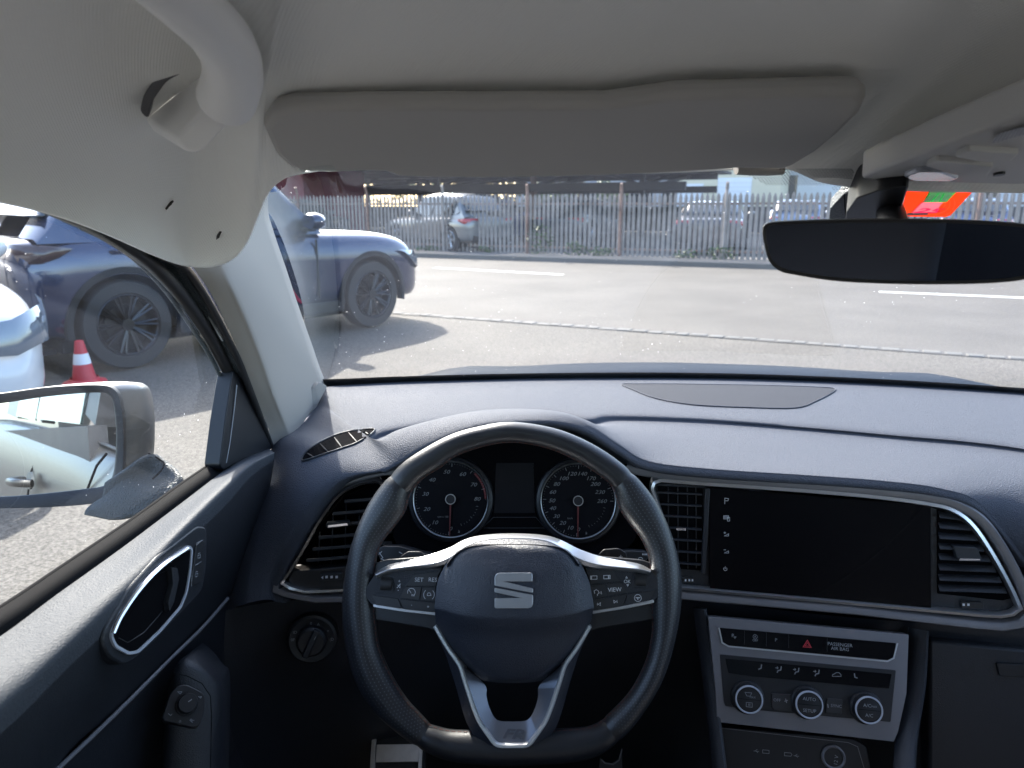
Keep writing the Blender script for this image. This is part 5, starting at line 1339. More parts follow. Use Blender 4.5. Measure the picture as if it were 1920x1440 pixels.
# foot of the mirror reaching to the door
ft_ = [[(200, 905, .86), (232, 880, .87), (276, 852, .90), (305, 870, .92)], [(190, 940, .85), (236, 900, .87), (290, 890, .90), (345, 900, .90)], [(165, 958, .84), (225, 940, .85), (285, 925, .87), (330, 925, .885)], [(163, 962, .84), (218, 975, .84), (265, 965, .85), (310, 945, .87)]]
R_ = [spline([PY(*p) for p in r], 5) for r in ft_]
b = MB(); b.grid([spline([r[k] for r in R_], 5) for k in range(len(R_[0]))]); recalc(b.build('mirror_foot', m_grey_pl, wm, ang=60, solid=.006))
b = MB(); b.tube(spline([PY(278, 850, .90), PY(300, 862, .905), PY(308, 870, .90), PY(300, 885, .89), PY(286, 898, .88)], 4), .0012, seg=6); b.build('foot_gap', m_void, wm)
# ================================================================ OUR CAR'S BODY (seen as bonnet, and in the mirrors)
ob_ = thing('car_exterior', 'silver-grey car bodywork with the low bonnet seen beyond the windscreen', 'car body', (.3, 1.6, .3))
# bonnet: cross rows over car length
CX = .30
rows = []
for i in range(41):
    s_ = -1 + 2 * i / 40; x = CX + s_ * .86
    row = []
    for (y, z, dr_) in ((1.43, .955, .02), (1.47, .968, .03), (1.55, .982, .045), (1.70, .967, .06), (1.90, .925, .08), (2.15, .866, .10), (2.4, .79, .12), (2.55, .70, .12), (2.62, .55, .10), (2.63, .35, .05)):
        yy = y - .16 * s_ * s_ + (0 if y > 2.2 else -.02 * abs(s_))
        crown = .012 * math.exp(-((abs(s_) - .62) / .10) ** 2)
        zz = z - dr_ * abs(s_) ** 3.2 + crown - .0
        row.append(Vector((x * (1 if y < 2.3 else 1) , yy, zz)))
    rows.append(row)
b = MB(); b.grid(rows); m_bon = M('blue_grey_bonnet_paint', (.016, .020, .030), .35, metal=.0, spec=.25, grain=('noise', 900, .03)); m_bon.node_tree.nodes['Principled BSDF'].inputs['IOR'].default_value = 1.09
bn = recalc(b.build('bonnet', m_bon, ob_, ang=60, solid=.01))
# body side: lower doors, rear door, quarter, seen in the wing mirror
m_body = m_silver
side = MB()
secz = [(.28, -.50), (.43, -.525), (.60, -.535), (.77, -.53), (.88, -.515), (.935, -.495), (.960, -.478)]
rows = []
for i in range(61):
    y = 1.15 - i * .075; row = []
    for z, x in secz:
        zz = z + (.10 * sm(-(y - .9) / 3.4) + .03 * sm((.7 - y) / .8)) * (1 if z > .85 else .4)
        xx = x - .022 * math.exp(-((z - .86) / .03) ** 2) + (.10 * sm(-(y + 2.3) / 1.1)) + .10 * sm((y - .8) / .5)
        row.append(Vector((xx, y, zz)))
    rows.append(row)
side.grid(rows); recalc(side.build('body_side', m_body, ob_, ang=40, solid=.008))
b = MB()
for y in (.14, -.82):
    b.tube([Vector((secz[k][1] - .0265 * (1 if z == .8 else .8), y + .02 * k, secz[k][0] + .02)) for k, z in enumerate([s[0] for s in secz])], .003, seg=6)
b.build('door_gap', m_void, ob_)
for y in (-.62, .28):
    b = MB(); b.tube(spline([Vector((-.555, y + .10, .885)), Vector((-.590, y + .07, .89)), Vector((-.594, y - .05, .888)), Vector((-.556, y - .09, .885))], 5), .011, seg=12, flat=1.3); b.build('door_handle', m_silver, ob_)
    b = MB(); fq = Fr(Vector((-.552, y, .888)), Vector((0, 1, 0)), Vector((-1, 0, .1))); b.prism(fq, circ((0, 0), .062, 24, ry=.026), -.006, .001); b.build('handle_cup', m_grey_pl, ob_)
# belt strip
b = MB(); b.tube([Vector((-.484, 1.0 - i * .1, 0.963 + .10 * sm((i * .1 - .1) / 3.4) + .03 * sm((i * .1 - .3) / .8))) for i in range(38)], .004, seg=8); b.build('belt_strip', m_rubber, ob_)
# rear side window, roof side, pillars
def top_x(z): return -.478 + (z - 1.03) * .22
def wq(y0, y1, z0, z1, nm, mt, d=.0, th=.006):
    b = MB(); b.add([(top_x(z0) + d, y0, z0), (top_x(z0) + d, y1, z0 + .03), (top_x(z1) + d, y1 + .0, z1), (top_x(z1) + d, y0, z1)], [[0, 1, 2, 3]]); return recalc(b.build(nm, mt, ob_, solid=th, smooth=False))
m_tint = glass_mat('tinted_rear_glass', tint=(.28, .31, .32))
wq(-.05, -.17, 1.04, 1.44, 'door_pillar', m_black, .012, .05)
wq(-.19, -1.05, 1.045, 1.42, 'rear_side_glass', m_tint)
wq(-1.03, -1.12, 1.06, 1.43, 'rear_pillar', m_black, .01, .04)
wq(-1.14, -1.75, 1.07, 1.40, 'quarter_glass', m_tint)
wq(-1.75, -2.2, 1.09, 1.40, 'rear_pillar', m_body, .0, .05)
# roof skin, tail, floor, far side
rows = []
for i in range(13):
    s_ = -1 + 2 * i / 12; x = CX + s_ * .70
    rows.append([Vector((x, y, z - .03 * abs(s_) ** 3)) for y, z in ((.62, 1.475), (.55, 1.49), (.45, 1.50), (.1, 1.54), (-.6, 1.56), (-1.5, 1.53), (-2.1, 1.44))])
b = MB(); b.grid(rows); recalc(b.build('roof', m_body, ob_, solid=.015))
b = MB(); b.box((CX, -1.95, .6), (1.45, .05, .8)); b.build('tail_panel', m_void, ob_, smooth=False)
b = MB(); b.box((CX, .2, .20), (1.5, 4.0, .04)); b.build('floor_pan', m_carpet, ob_, smooth=False)
b = MB(); b.box((CX, 1.30, .55), (1.50, .04, .70)); b.build('bulkhead', m_void, ob_, smooth=False)
b = MB(); b.box((1.03, -.1, .62), (.04, 3.4, .80)); b.build('far_door', m_panel, ob_, smooth=False)
b = MB(); b.box((-.485, -.95, .64), (.04, 2.1, .80)); b.box((-.47, .62, .55), (.04, 1.25, .62)); b.build('door_liner', m_panel, ob_, smooth=False)
# seats behind the camera (seen only in the mirrors; cloth lightened to bounce light onto the lining)
m_seat = M('grey_seat_cloth', (.16, .16, .17), .9, sheen=.2, grain=('noise', 500, .3))
def seat(x, y, lab):
    t = thing('car_chair', lab, 'seat', (x, y, .45))
    b = MB(); b.box((x, y, .52), (.50, .50, .16)); b.build('seat_cushion', m_seat, t, bevel=.05, seg=4)
    b = MB(); b.box((x, y - .34, .86), (.48, .14, .62), Matrix.Rotation(rad(12), 3, 'X')); b.build('backrest', m_seat, t, bevel=.05, seg=4)
    b = MB(); b.box((x, y - .42, 1.25), (.27, .10, .18), Matrix.Rotation(rad(8), 3, 'X')); b.build('headrest', m_seat, t, bevel=.04, seg=4)
seat(.68, .05, 'empty front passenger seat beyond the centre console')
seat(-.02, -.35, 'driver seat behind the steering wheel')
t = thing('rear_bench', 'rear bench seat at the back of the cabin', 'seat', (CX, -1.2, .45))
b = MB(); b.box((CX, -1.1, .52), (1.3, .5, .16)); b.build('seat_cushion', m_seat, t, bevel=.05, seg=3)
b = MB(); b.box((CX, -1.45, .9), (1.3, .14, .66), Matrix.Rotation(rad(12), 3, 'X')); b.build('backrest', m_seat, t, bevel=.05, seg=3)
# roof rail closing the side above the window
b = MB()
b.grid([[Vector((-.452 - .02 * sm((y - .5) / .2), y, zz)), Vector((-.455 - .02 * sm((y - .5) / .2), y, 1.43 - (.12 * sm((y - .45) / .4)))), Vector((-.40 - .06 * sm((y - .5) / .2), y, 1.51 - (.17 * sm((y - .4) / .45))))] for y, zz in ((-2.0, 1.36), (-1, 1.38), (0, 1.385), (.35, 1.37), (.55, 1.345), (.7, 1.305), (.8, 1.27))])
recalc(b.build('roof_rail', m_silver, ob_, solid=.006))

# ================================================================ OUTSIDE
def asphalt(name, c1, c2, sc=1.0):
    m, N, L, B = newmat(name)
    tc = N.new('ShaderNodeTexCoord')
    n1 = N.new('ShaderNodeTexNoise'); n1.inputs['Scale'].default_value = 70 * sc; n1.inputs['Detail'].default_value = 8; n1.inputs['Roughness'].default_value = .75
    n2 = N.new('ShaderNodeTexNoise'); n2.inputs['Scale'].default_value = .7; n2.inputs['Detail'].default_value = 6
    v = N.new('ShaderNodeTexVoronoi'); v.inputs['Scale'].default_value = 70 * sc
    for n in (n1, n2, v): L.new(tc.outputs['Object'], n.inputs['Vector'])
    a = N.new('ShaderNodeMix'); a.data_type = 'RGBA'; a.inputs[6].default_value = (*c1, 1); a.inputs[7].default_value = (*c2, 1)
    mr = N.new('ShaderNodeMapRange'); mr.inputs[1].default_value = .36; mr.inputs[2].default_value = .64; L.new(n1.outputs[0], mr.inputs[0]); L.new(mr.outputs[0], a.inputs[0])
    x = N.new('ShaderNodeMix'); x.data_type = 'RGBA'; x.blend_type = 'MULTIPLY'; x.inputs[0].default_value = 1; L.new(a.outputs[2], x.inputs[6])
    m2 = N.new('ShaderNodeMapRange'); m2.inputs[1].default_value = .3; m2.inputs[2].default_value = .7; m2.inputs[3].default_value = .80; m2.inputs[4].default_value = 1.12; L.new(n2.outputs[0], m2.inputs[0]); L.new(m2.outputs[0], x.inputs[7])
    L.new(x.outputs[2], B.inputs['Base Color']); B.inputs['Roughness'].default_value = .85; B.inputs['Specular IOR Level'].default_value = .3
    bp = N.new('ShaderNodeBump'); bp.inputs['Strength'].default_value = .6; bp.inputs['Distance'].default_value = .006
    L.new(v.outputs['Distance'], bp.inputs['Height']); L.new(bp.outputs[0], B.inputs['Normal'])
    return m
m_yard = asphalt('yard_asphalt', (.026, .023, .020), (.155, .141, .123))
m_road = asphalt('road_asphalt', (.061, .055, .049), (.116, .106, .094), .8)
m_walk = asphalt('pavement_grey', (.09, .087, .083), (.14, .135, .13))
def sheet(name, pts, z, mat):
    b = MB(); b.add([(x, y, z) for x, y in pts], [list(range(len(pts)))]); o = b.build(name, mat, smooth=False); o['kind'] = 'structure'; return o
sheet('ground', [(-400, -300), (400, -300), (400, 700), (-400, 700)], -.02, m_yard)
# road: between the gutter and the fence; direction from fence line
def GZ(x, y): p = PZ(x, y, 0); return Vector((p.x, p.y))
ga, gb_ = GZ(770, 588), GZ(1900, 670)
dg = (gb_ - ga).normalized(); ng = Vector((-dg.y, dg.x))      # away from us
fa_, fb_ = GZ(800, 478), GZ(1400, 497)
df = (fb_ - fa_).normalized()
far0 = fa_ - df * 60 - ng * .9; far1 = fa_ + df * 60 - ng * .9
sheet('yard', [tuple(ga - dg * 40 - ng * 40), tuple(ga + dg * 60 - ng * 40), tuple(ga + dg * 60), tuple(ga - dg * 40)], -.008, m_yard)
sheet('road', [tuple(ga - dg * 40), tuple(ga + dg * 60), tuple(far1), tuple(far0)], -.004, m_road)
# cobbled gutter
rowsn = []
gut = thing('cobbled_gutter', 'line of small pale worn cobbles edging the road', 'gutter', (ga.x, ga.y, 0))
m_cob = M('granite_cobble', (.105, .10, .092), .8, grain=('noise', 60, .6, .004), var=.2, vscale=8)
b = MB()
random.seed(3)
k = 0; t = -8.0
while t < 22:
    ln_ = random.uniform(.12, .2)
    for r_ in (0,):
        w = random.uniform(.10, .14); c = ga + dg * (t + ln_ / 2) + ng * (random.uniform(-.02, .02) - .02)
        hh = random.uniform(.001, .008)
        q = [c - dg * ln_ * .43 - ng * w / 2, c + dg * ln_ * .43 - ng * w * .5 * random.uniform(.8, 1), c + dg * ln_ * .43 + ng * w / 2, c - dg * ln_ * .43 + ng * w * .5 * random.uniform(.8, 1)]
        b.add([(p.x, p.y, -.03) for p in q] + [(p.x, p.y, hh) for p in q], [[4, 5, 6, 7], [0, 1, 5, 4], [1, 2, 6, 5], [2, 3, 7, 6], [3, 0, 4, 7]])
    t += ln_
o = b.build('cobbles', m_cob, gut, bevel=.012, seg=2); o['kind'] = 'stuff'
b = MB(); p = [ga - dg * 8 - ng * .10, ga + dg * 22 - ng * .10, ga + dg * 22 + ng * .07, ga - dg * 8 + ng * .07]; b.add([(q.x, q.y, -.001) for q in p], [[0, 1, 2, 3]]); b.build('joint_mortar', M('gutter_mortar', (.062, .059, .055), .9, grain=('noise', 60, .5, .004)), gut)
# lane dashes
m_paint = M('road_paint', (.5, .5, .48), .7, grain=('noise', 60, .4, .002), var=.12, vscale=9)
for (a, c, w) in [((815, 502), (1055, 515), .15), ((1648, 547), (1960, 560), .15)]:
    p, q = GZ(*a), GZ(*c); d = (q - p).normalized(); n = Vector((-d.y, d.x)) * w / 2 * 1.3
    o = sheet('lane_marking', [tuple(p - n), tuple(q - n), tuple(q + n), tuple(p + n)], .001, m_paint)
p0 = GZ(815, 502); p1 = GZ(1055, 515); d = (p1 - p0).normalized()
# pavement with kerb under the fence
b = MB()
k0, k1 = far0, far1
prof = [(0, -.02), (0, .10), (.12, .11), (1.9, .12)]
b.grid([[Vector((k.x + ng.x * a, k.y + ng.y * a, z)) for a, z in prof] for k in (k0, k1)])
o = recalc(b.build('pavement', m_walk)); o['kind'] = 'structure'
# yard of the car park behind
q = [k0 + ng * 1.9, k1 + ng * 1.9, k1 + ng * 60, k0 + ng * 60]
b = MB(); b.add([(p.x, p.y, .06) for p in q], [[0, 1, 2, 3]]); o = b.build('car_park', M('car_park_asphalt', (.018, .018, .02), .85, grain=('noise', 60, .5, .004), var=.15, vscale=.8)); o['kind'] = 'structure'

# ---- palisade fence
m_pale = M('weathered_pale', (.23, .205, .19), .8, metal=.0, var=.25, vscale=5)
m_rust = M('rusty_post', (.19, .115, .09), .8, var=.35, vscale=14)
fbase = fa_ + ng * .15
fn = Vector((-df.y, df.x))
FE = thing('palisade_fence', 'long weathered grey palisade fence with rusty posts along the far side of the road', 'fence', (fbase.x, fbase.y, .1))
ts0 = -7.0; bay = 2.5; npale = 20
random.seed(11)
HF = 1.62
for k in range(0, 11):
    t0 = ts0 + k * bay
    b = MB()
    for i in range(npale):
        t = t0 + bay * (i + .5) / npale
        c = fbase + df * t
        w = .082; zt = HF + random.uniform(-.012, .012); dz = .10; lean = random.uniform(-.006, .006)
        def pt(a, y, z): v = c + df * (a + lean * (z - .2)) + fn * y; return (v.x, v.y, z)
        vs = [pt(-w / 2, .012, dz), pt(0, -.010, dz), pt(w / 2, .012, dz), pt(-w / 2, .012, zt - .09), pt(0, -.010, zt - .09), pt(w / 2, .012, zt - .09), pt(-w * .14, .0, zt), pt(w * .14, .0, zt)]
        b.add(vs, [[0, 1, 4, 3], [1, 2, 5, 4], [3, 4, 6], [4, 7, 6], [4, 5, 7]])
    b.build('pale_panel', m_pale, FE, solid=.004, smooth=False)
    b = MB()
    for z in (.28, 1.38):
        c0, c1 = fbase + df * t0 + fn * .04, fbase + df * (t0 + bay) + fn * .04
        b.box(((c0.x + c1.x) / 2, (c0.y + c1.y) / 2, z), (bay, .045, .05), Matrix.Rotation(math.atan2(df.y, df.x), 3, 'Z'))
    b.build('rail', m_rust, FE, smooth=False)
    b = MB(); c = fbase + df * t0 - fn * .05
    b.tube([(c.x, c.y, .05), (c.x, c.y, 1.70), (c.x + fn.x * -.10 + .02, c.y + fn.y * -.10, 1.86)], .038, seg=6, cap=True)
    b.build('fence_post', m_rust if k % 3 else m_pale, FE, smooth=False)

# weeds along the fence foot
m_leaf = M('leaf_green', (.045, .08, .025), .7, var=.35, vscale=9)
m_leaf2 = M('leaf_dark', (.05, .10, .035), .7, var=.35, vscale=9)
def leaves(b, c, r, n, s0, s1):
    for _ in range(n):
        while True:
            v = Vector((random.uniform(-1, 1), random.uniform(-1, 1), random.uniform(-1, 1)))
            if v.length < 1: break
        p = Vector(c) + Vector((v.x * r[0], v.y * r[1], v.z * r[2]))
        a = Vector((random.gauss(0, 1), random.gauss(0, 1), random.gauss(0, .6))).normalized(); q = a.orthogonal().normalized(); s = random.uniform(s0, s1)
        b.add([p - a * s, p + q * s * .4, p + a * s, p - q * s * .4], [[0, 1, 2, 3]])
b = MB()
for t, n_, h in ((5.0, 60, .1), (6.6, 120, .5), (7.6, 90, .2), (8.3, 80, .14), (10.4, 60, .12), (11.2, 70, .2), (3.2, 40, .07), (13.0, 40, .1), (14.2, 50, .12)):
    c = fbase + df * (t - 3.2) - fn * .12; leaves(b, (c.x, c.y, .12 + h * .7), (.35, .12, h), n_, .03, .07)
o = b.build('weeds', m_leaf, smooth=False); o['kind'] = 'stuff'; o['label'] = 'weeds growing at the foot of the palisade fence'

# ================================================================ CARS
m_tyre = M('tyre_rubber', (.018, .018, .019), .8, grain=('noise', 60, .3, .002))
m_arch = M('wheel_arch_black', (.012, .012, .013), .85)
m_carglass = M('car_glass', (.02, .026, .032), .08, coat=.6, spec=.8)
m_lamp = M('lamp_glass', (.12, .15, .19), .06, metal=.4, coat=1)
m_tail = M('tail_lamp_red', (.32, .01, .015), .15, coat=1)
m_rimdark = M('dark_alloy', (.035, .037, .042), .3, metal=.8)
m_rimsil = M('silver_alloy', (.45, .46, .48), .3, metal=.9)
def paint(name, col): return M(name, col, .22, metal=.35, coat=1.0, spec=.5)
def evalmesh(o):
    dg_ = bpy.context.evaluated_depsgraph_get(); me = bpy.data.meshes.new_from_object(o.evaluated_get(dg_)); return me
def make_car(name, label, cat, pos, head, pnt, Lf=4.5, Wd=1.86, H=1.62, wb=2.7, fo=.90, r=.36, hood=1.03, belt=1.06, cowl=1.42, roofx=(.55, -1.55), tail=-.35, rim=m_rimdark, spokes=10, dark=False, group=None, sedan=False, flank=None, tailm=None, lips=True):
    """local axes: +x nose, +y left. front axle at x=0"""
    t = thing(name, label, cat, (0, 0, 0), group)
    hw = Wd / 2; xb = fo - Lf; xa = -wb
    # ---- lower body
    st = []   # x, top z at centre, top z shoulder, half width
    xs = [fo, fo - .03, fo - .12, fo - .30, fo - .6, 0, -.35, -cowl * .52 - .0, -1.2, -1.8, -2.4, xa, xa - .4, xb + .25, xb + .08, xb]
    for x in xs:
        f = (fo - x); rr_ = (x - xb)
        w = hw * (1 - .24 * math.exp(-f / .16) - .02 * math.exp(-f / .7)) * (1 - .14 * math.exp(-rr_ / .14))
        if x > -.75: zt = hood - .30 * math.exp(-f / .14) - .10 * math.exp(-f / .6)
        else: zt = belt + (.02 if x > -2 else .04)
        if x < xb + .3: zt = belt + .02 - (.02 if rr_ > .05 else .10)
        st.append((x, zt, w))
    rows = []
    for x, zt, w in st:
        zs = zt - .07; zb = .26 + (.06 if x > fo - .1 or x < xb + .1 else 0)
        lowi = .96
        q_ = lambda f_: zb + (zs - zb) * f_
        half = [(0, zt), (w * .45, zt - .004), (w * .80, zt - .02), (w * .93, zs), (w * .985, q_(.87)), (w, q_(.62)), (w * .982, q_(.47)), (w * .99, q_(.33)), (w * .96, q_(.14)), (w * .90, zb), (0, zb)]
        full = [Vector((x, y, z)) for y, z in half] + [Vector((x, -y, z)) for y, z in half[-2:0:-1]]
        rows.append(full)
    b = MB(); b.grid(rows, cu=True)
    # rounded nose and tail: shrinking rings instead of one flat cap
    for src, sx_ in ((rows[0], 1), (rows[-1], -1)):
        cz = sum(p.z for p in src) / len(src)
        rings = [src] + [[Vector((p.x + sx_ * e_, p.y * f_, cz + (p.z - cz) * f_)) for p in src] for f_, e_ in ((.8, .018), (.45, .028), (.1, .030))]
        b.grid(rings, cu=True); b.f.append(list(range(len(b.v) - len(src), len(b.v)))); b.m.append(0)
    body = recalc(b.build('body', [pnt, m_arch], t, ang=28))
    s_ = body.modifiers.new('s', 'SUBSURF'); s_.levels = s_.render_levels = 1
    for cx in (0, xa):
        for sgn in (1, -1):
            c = MB(); fr = Fr((cx, sgn * (hw - .14), r), (1, 0, 0), (0, 1, 0)); c.prism(fr, circ((0, 0), r + .055, 40), -.28, .28)
            cu = recalc(c.build('cut', m_arch)); m = body.modifiers.new('b', 'BOOLEAN'); m.operation = 'DIFFERENCE'; m.object = cu; m.solver = 'EXACT'
    me = evalmesh(body); body.modifiers.clear(); body.data = me
    for cu in [o for o in COL.objects if o.name.startswith('cut')]: bpy.data.objects.remove(cu)
    for p in me.polygons:
        if p.material_index: pass
        p.use_smooth = True
    try: me.set_sharp_from_angle(angle=rad(30))
    except Exception: pass
    # paint wheel-well faces dark
    if len(me.materials) < 2: me.materials.append(m_arch)
    for p in me.polygons:
        c = p.center
        for cx in (0, xa):
            d = math.hypot(c.x - cx, c.z - r)
            if d < r + .06 and abs(c.y) < hw - .01 and abs(c.z - r) < r + .06 and (abs(p.normal.y) > .9 and abs(c.y) < hw - .2 or abs(p.normal.y) < .5) and c.z > .22: p.material_index = 1
    # ---- greenhouse
    xw = -cowl * .52; x1, x2 = roofx[0] - 1.75, roofx[1] - 1.35
    x1 = xw - .52
    x2 = xb + (.75 if not sedan else 1.25); x3 = xb + (.14 if not sedan else .55)
    zb_ = belt - .03
    def prof(x):   # roof height
        if x > x1: tt = (xw - x) / (xw - x1); return zb_ + (H - .05 - zb_) * min(1, tt) ** .85
        if x > x2: tt = (x1 - x) / (x1 - x2); return H - .05 + .05 * math.sin(math.pi * tt)
        tt = (x2 - x) / (x2 - x3); return H - .05 - (H - .05 - zb_) * tt ** 1.4
    gx = [xw + (x1 - xw) * k / 6 for k in range(6)] + [x1 + (x2 - x1) * k / 8 for k in range(9)] + [x2 + (x3 - x2) * k / 6 for k in range(1, 7)]
    def yw(z, zr): return hw * (.93 - .19 * max(0, (z - zb_)) / (H - zb_))
    rows = []
    for x in gx:
        zr = max(prof(x), zb_ + .005); we = yw(zr, zr)
        half = [(0, zr + .02 * (zr > zb_ + .1)), (we * .6, zr + .012 * (zr > zb_ + .1)), (we * .93, zr - .012 * (zr > zb_ + .1)), (yw(zr - .05, 0), max(zb_ - .02, zr - .06)), (yw(zb_, 0), zb_ - .03)]
        rows.append([Vector((x, y, z)) for y, z in half] + [Vector((x, -y, z)) for y, z in half[::-1][:-1]])
    b = MB(); b.grid(rows); recalc(b.build('cabin', pnt, t, ang=50))
    # side glass
    def side_poly(pts, sgn, off, nm, mt):
        b = MB()
        outer = []
        for x, z in pts: outer.append(Vector((x, sgn * (yw(z, 0) + off), z)))
        b.add(outer, [list(range(len(outer)))]); return recalc(b.build(nm, mt, t, smooth=False, solid=.006))
    zt = H - .13
    for sgn in (1, -1):
        xm = (x1 + x2) / 2 + .15
        side_poly([(xw - .12, zb_ + .035), (x1 - .02, zt), (xm + .03, zt + .02), (xm + .03, zb_ + .035)], sgn, .008, 'side_window', m_carglass)
        side_poly([(xm - .04, zb_ + .035), (xm - .04, zt + .02), (x2 + .12, zt), (x2 - .18 if not sedan else x2 - .05, zb_ + .06)], sgn, .008, 'side_window', m_carglass)
        if not sedan: side_poly([(x2 - .24, zb_ + .07), (x2 + .06, zt - .01), (x2 - .05, zt - .03), (x3 + .22, zb_ + .14)], sgn, .008, 'quarter_window', m_carglass)
        # wing mirror
        b = MB(); f = Fr((xw - .20, sgn * (hw + .02), belt + .07), (0, 1, 0), (1, 0, 0))
        rws = []
        for sc, hh in ((.2, -.07), (.8, -.06), (1, -.02), (1, .02), (.85, .07), (.5, .10), (.1, .11)):
            rws.append([f.pt(.13 * sc * math.cos(rad(a)) + sgn * .05, .085 * sc * math.sin(rad(a)), hh) for a in range(0, 360, 24)])
        b.grid(rws, cu=True); recalc(b.build('wing_mirror', pnt, t))
        b = MB(); b.box((xw - .19, sgn * (hw - .04), belt - .01), (.10, .16, .035)); b.build('mirror_foot', m_arch, t, bevel=.01)
        # door gaps, handle, sill
        b = MB()
        for gx_ in (xw - .12, xm, xa + .46):
            for k in range(5):
                z0, z1 = .40 + k * .12, .40 + (k + 1) * .12
                b.box((gx_, sgn * (hw * .992), (z0 + z1) / 2), (.012, .02, .122))
        b.build('door_gap', m_arch, t, smooth=False)
        for hx in (xm + .22, x2 - .0):
            b = MB(); b.tube([(hx + .1, sgn * (hw * .985), belt - .13), (hx + .08, sgn * (hw + .03), belt - .13), (hx - .08, sgn * (hw + .03), belt - .13), (hx - .1, sgn * (hw * .985), belt - .13)], .013, seg=8); b.build('door_handle', pnt, t)
        b = MB(); b.box(((xa) / 2, sgn * (hw * .95), .29), (wb - 2 * r - .12, .08, .12)); b.build('sill', flank or m_arch, t, bevel=.02)
        for cx in (0, xa):
            fr = Fr((cx, sgn * (hw - .02), r), (1, 0, 0), (0, sgn, 0))
            b = MB(); pr = [(r + .060, -.06), (r + .060, .016), (r + .075, .022), (r + .11, .018), (r + .115, -.02)]
            rows_ = []
            for a_, h in pr:
                rw_ = []
                for k in range(-12, 193, 8):
                    p = fr.pt(a_ * math.cos(rad(k)), a_ * math.sin(rad(k)), h); f_ = fo - p.x; q_ = p.x - xb
                    p.y *= (1 - .24 * math.exp(-max(0, f_) / .16) - .02 * math.exp(-max(0, f_) / .7)) * (1 - .14 * math.exp(-max(0, q_) / .14)); rw_.append(p)
                rows_.append(rw_)
            b.grid(rows_)
            if lips: recalc(b.build('arch_lip', flank or m_arch, t, ang=40))
    # windscreen and rear window
    for nm, (xa_, xb2) in (('windscreen', (xw - .03, x1 + .05)), ('rear_window', (x2 - .06, x3 + .05 if not sedan else x3 + .12))):
        b = MB(); rws = []
        for k in range(7):
            x = xa_ + (xb2 - xa_) * k / 6; zr = max(prof(x), zb_ + .01)
            if nm == 'rear_window' and zr < zb_ + .16 and not sedan: zr = zb_ + .16 + (zr - zb_ - .16) * .0
            we = yw(zr, 0) * .90
            rws.append([Vector((x + (.0 if nm == 'windscreen' else -.006), we * s / 4, zr + .026 - .012 * abs(s / 4) ** 2)) for s in range(-4, 5)])
        b.grid(rws); recalc(b.build(nm, m_carglass, t, solid=.006))
    # lamps, grille, plate
    for sgn in (1, -1):
        b = MB()
        w = hw
        def bp(x):  # body half width there
            f = fo - x; return hw * (1 - .24 * math.exp(-f / .16) - .02 * math.exp(-f / .7))
        pts = [(fo - .01, .62), (fo - .10, .90), (fo - .30, .95), (fo - .58, .97)]
        up_ = [Vector((x + .030, sgn * (bp(x) * yy_ + .020), z - .11 + .0)) for (x, yy_), z in zip([(fo - .02, .55), (fo - .05, .86), (fo - .22, .97), (fo - .52, .985)], (.86, .88, .93, .955))]
        lo_ = [Vector((x + .040, sgn * (bp(x) * yy_ + .024), z - .11)) for (x, yy_), z in zip([(fo - .00, .58), (fo - .03, .88), (fo - .18, .99), (fo - .40, .995)], (.72, .70, .74, .90))]
        b.grid([up_, [p * .5 + q * .5 + Vector((.016, sgn * .010, 0)) for p, q in zip(up_, lo_)], lo_]); recalc(b.build('headlight', m_lamp, t, ang=80))
        b = MB()
        def bq(x): rr2 = x - xb; return hw * (1 - .14 * math.exp(-rr2 / .14))
        up_ = [Vector((x - .012, sgn * (bq(x) * yy_ + .010), z)) for (x, yy_), z in zip([(xb, .55), (xb + .04, .9), (xb + .20, .985), (xb + .38, .985)], (belt - .06, belt - .06, belt - .07, belt - .10))]
        lo_ = [Vector((x - .014, sgn * (bq(x) * yy_ + .014), z)) for (x, yy_), z in zip([(xb, .58), (xb + .04, .92), (xb + .16, .99), (xb + .28, .99)], (belt - .20, belt - .22, belt - .20, belt - .16))]
        b.grid([up_, lo_]); recalc(b.build('tail_light', tailm or m_tail, t, solid=.02))
        for cx in (0, xa):
            fr = Fr((cx, sgn * (hw - .03), r), (1, 0, 0), (0, sgn, 0))
            b = MB(); ri_ = r * .70
            b.lathe(fr, [(ri_ * .98, -.19), (r * .96, -.20), (r, -.17), (r, -.03), (r * .96, .0), (ri_ * 1.03, .004), (ri_, -.006)], seg=44); wh = recalc(b.build('tyre', m_tyre, t, ang=50))
            b = MB(); b.lathe(fr, [(ri_, -.006), (ri_ * .96, .002), (ri_ * .91, -.012), (ri_ * .9, -.14)], seg=44)
            for k in range(spokes):
                for dd in (-.09, .09):
                    a = 2 * math.pi * k / spokes + dd; a2 = 2 * math.pi * k / spokes + dd * .3
                    p0 = fr.pt(.05 * math.cos(a2), .05 * math.sin(a2), -.028); p1 = fr.pt(ri_ * .93 * math.cos(a), ri_ * .93 * math.sin(a), -.006)
                    b.tube([p0, p1], [.014, .010], seg=5)
            b.lathe(fr, [(.06, -.03), (.05, -.012), (0, -.010)], seg=20)
            recalc(b.build('rim', rim, t))
            b = MB(); b.lathe(fr, [(r * .46, -.07), (r * .46, -.06), (0, -.06)], seg=28); recalc(b.build('brake_disc', m_rimdark, t))
            b = MB(); b.lathe(fr, [(ri_ * .92, -.13), (0, -.13)], seg=28); b.build('wheel_backing', m_arch, t)
    b = MB(); b.box((fo - .02, 0, .56), (.05, hw * 1.05, .20)); b.box((fo - .03, 0, .36), (.05, hw * 1.2, .09)); gr = b.build('grille', m_arch, t, bevel=.03)
    b = MB()
    for k in range(4): b.box((fo + .01, 0, .49 + k * .045), (.012, hw * .98, .010))
    b.build('grille_bar', m_chrome, t)
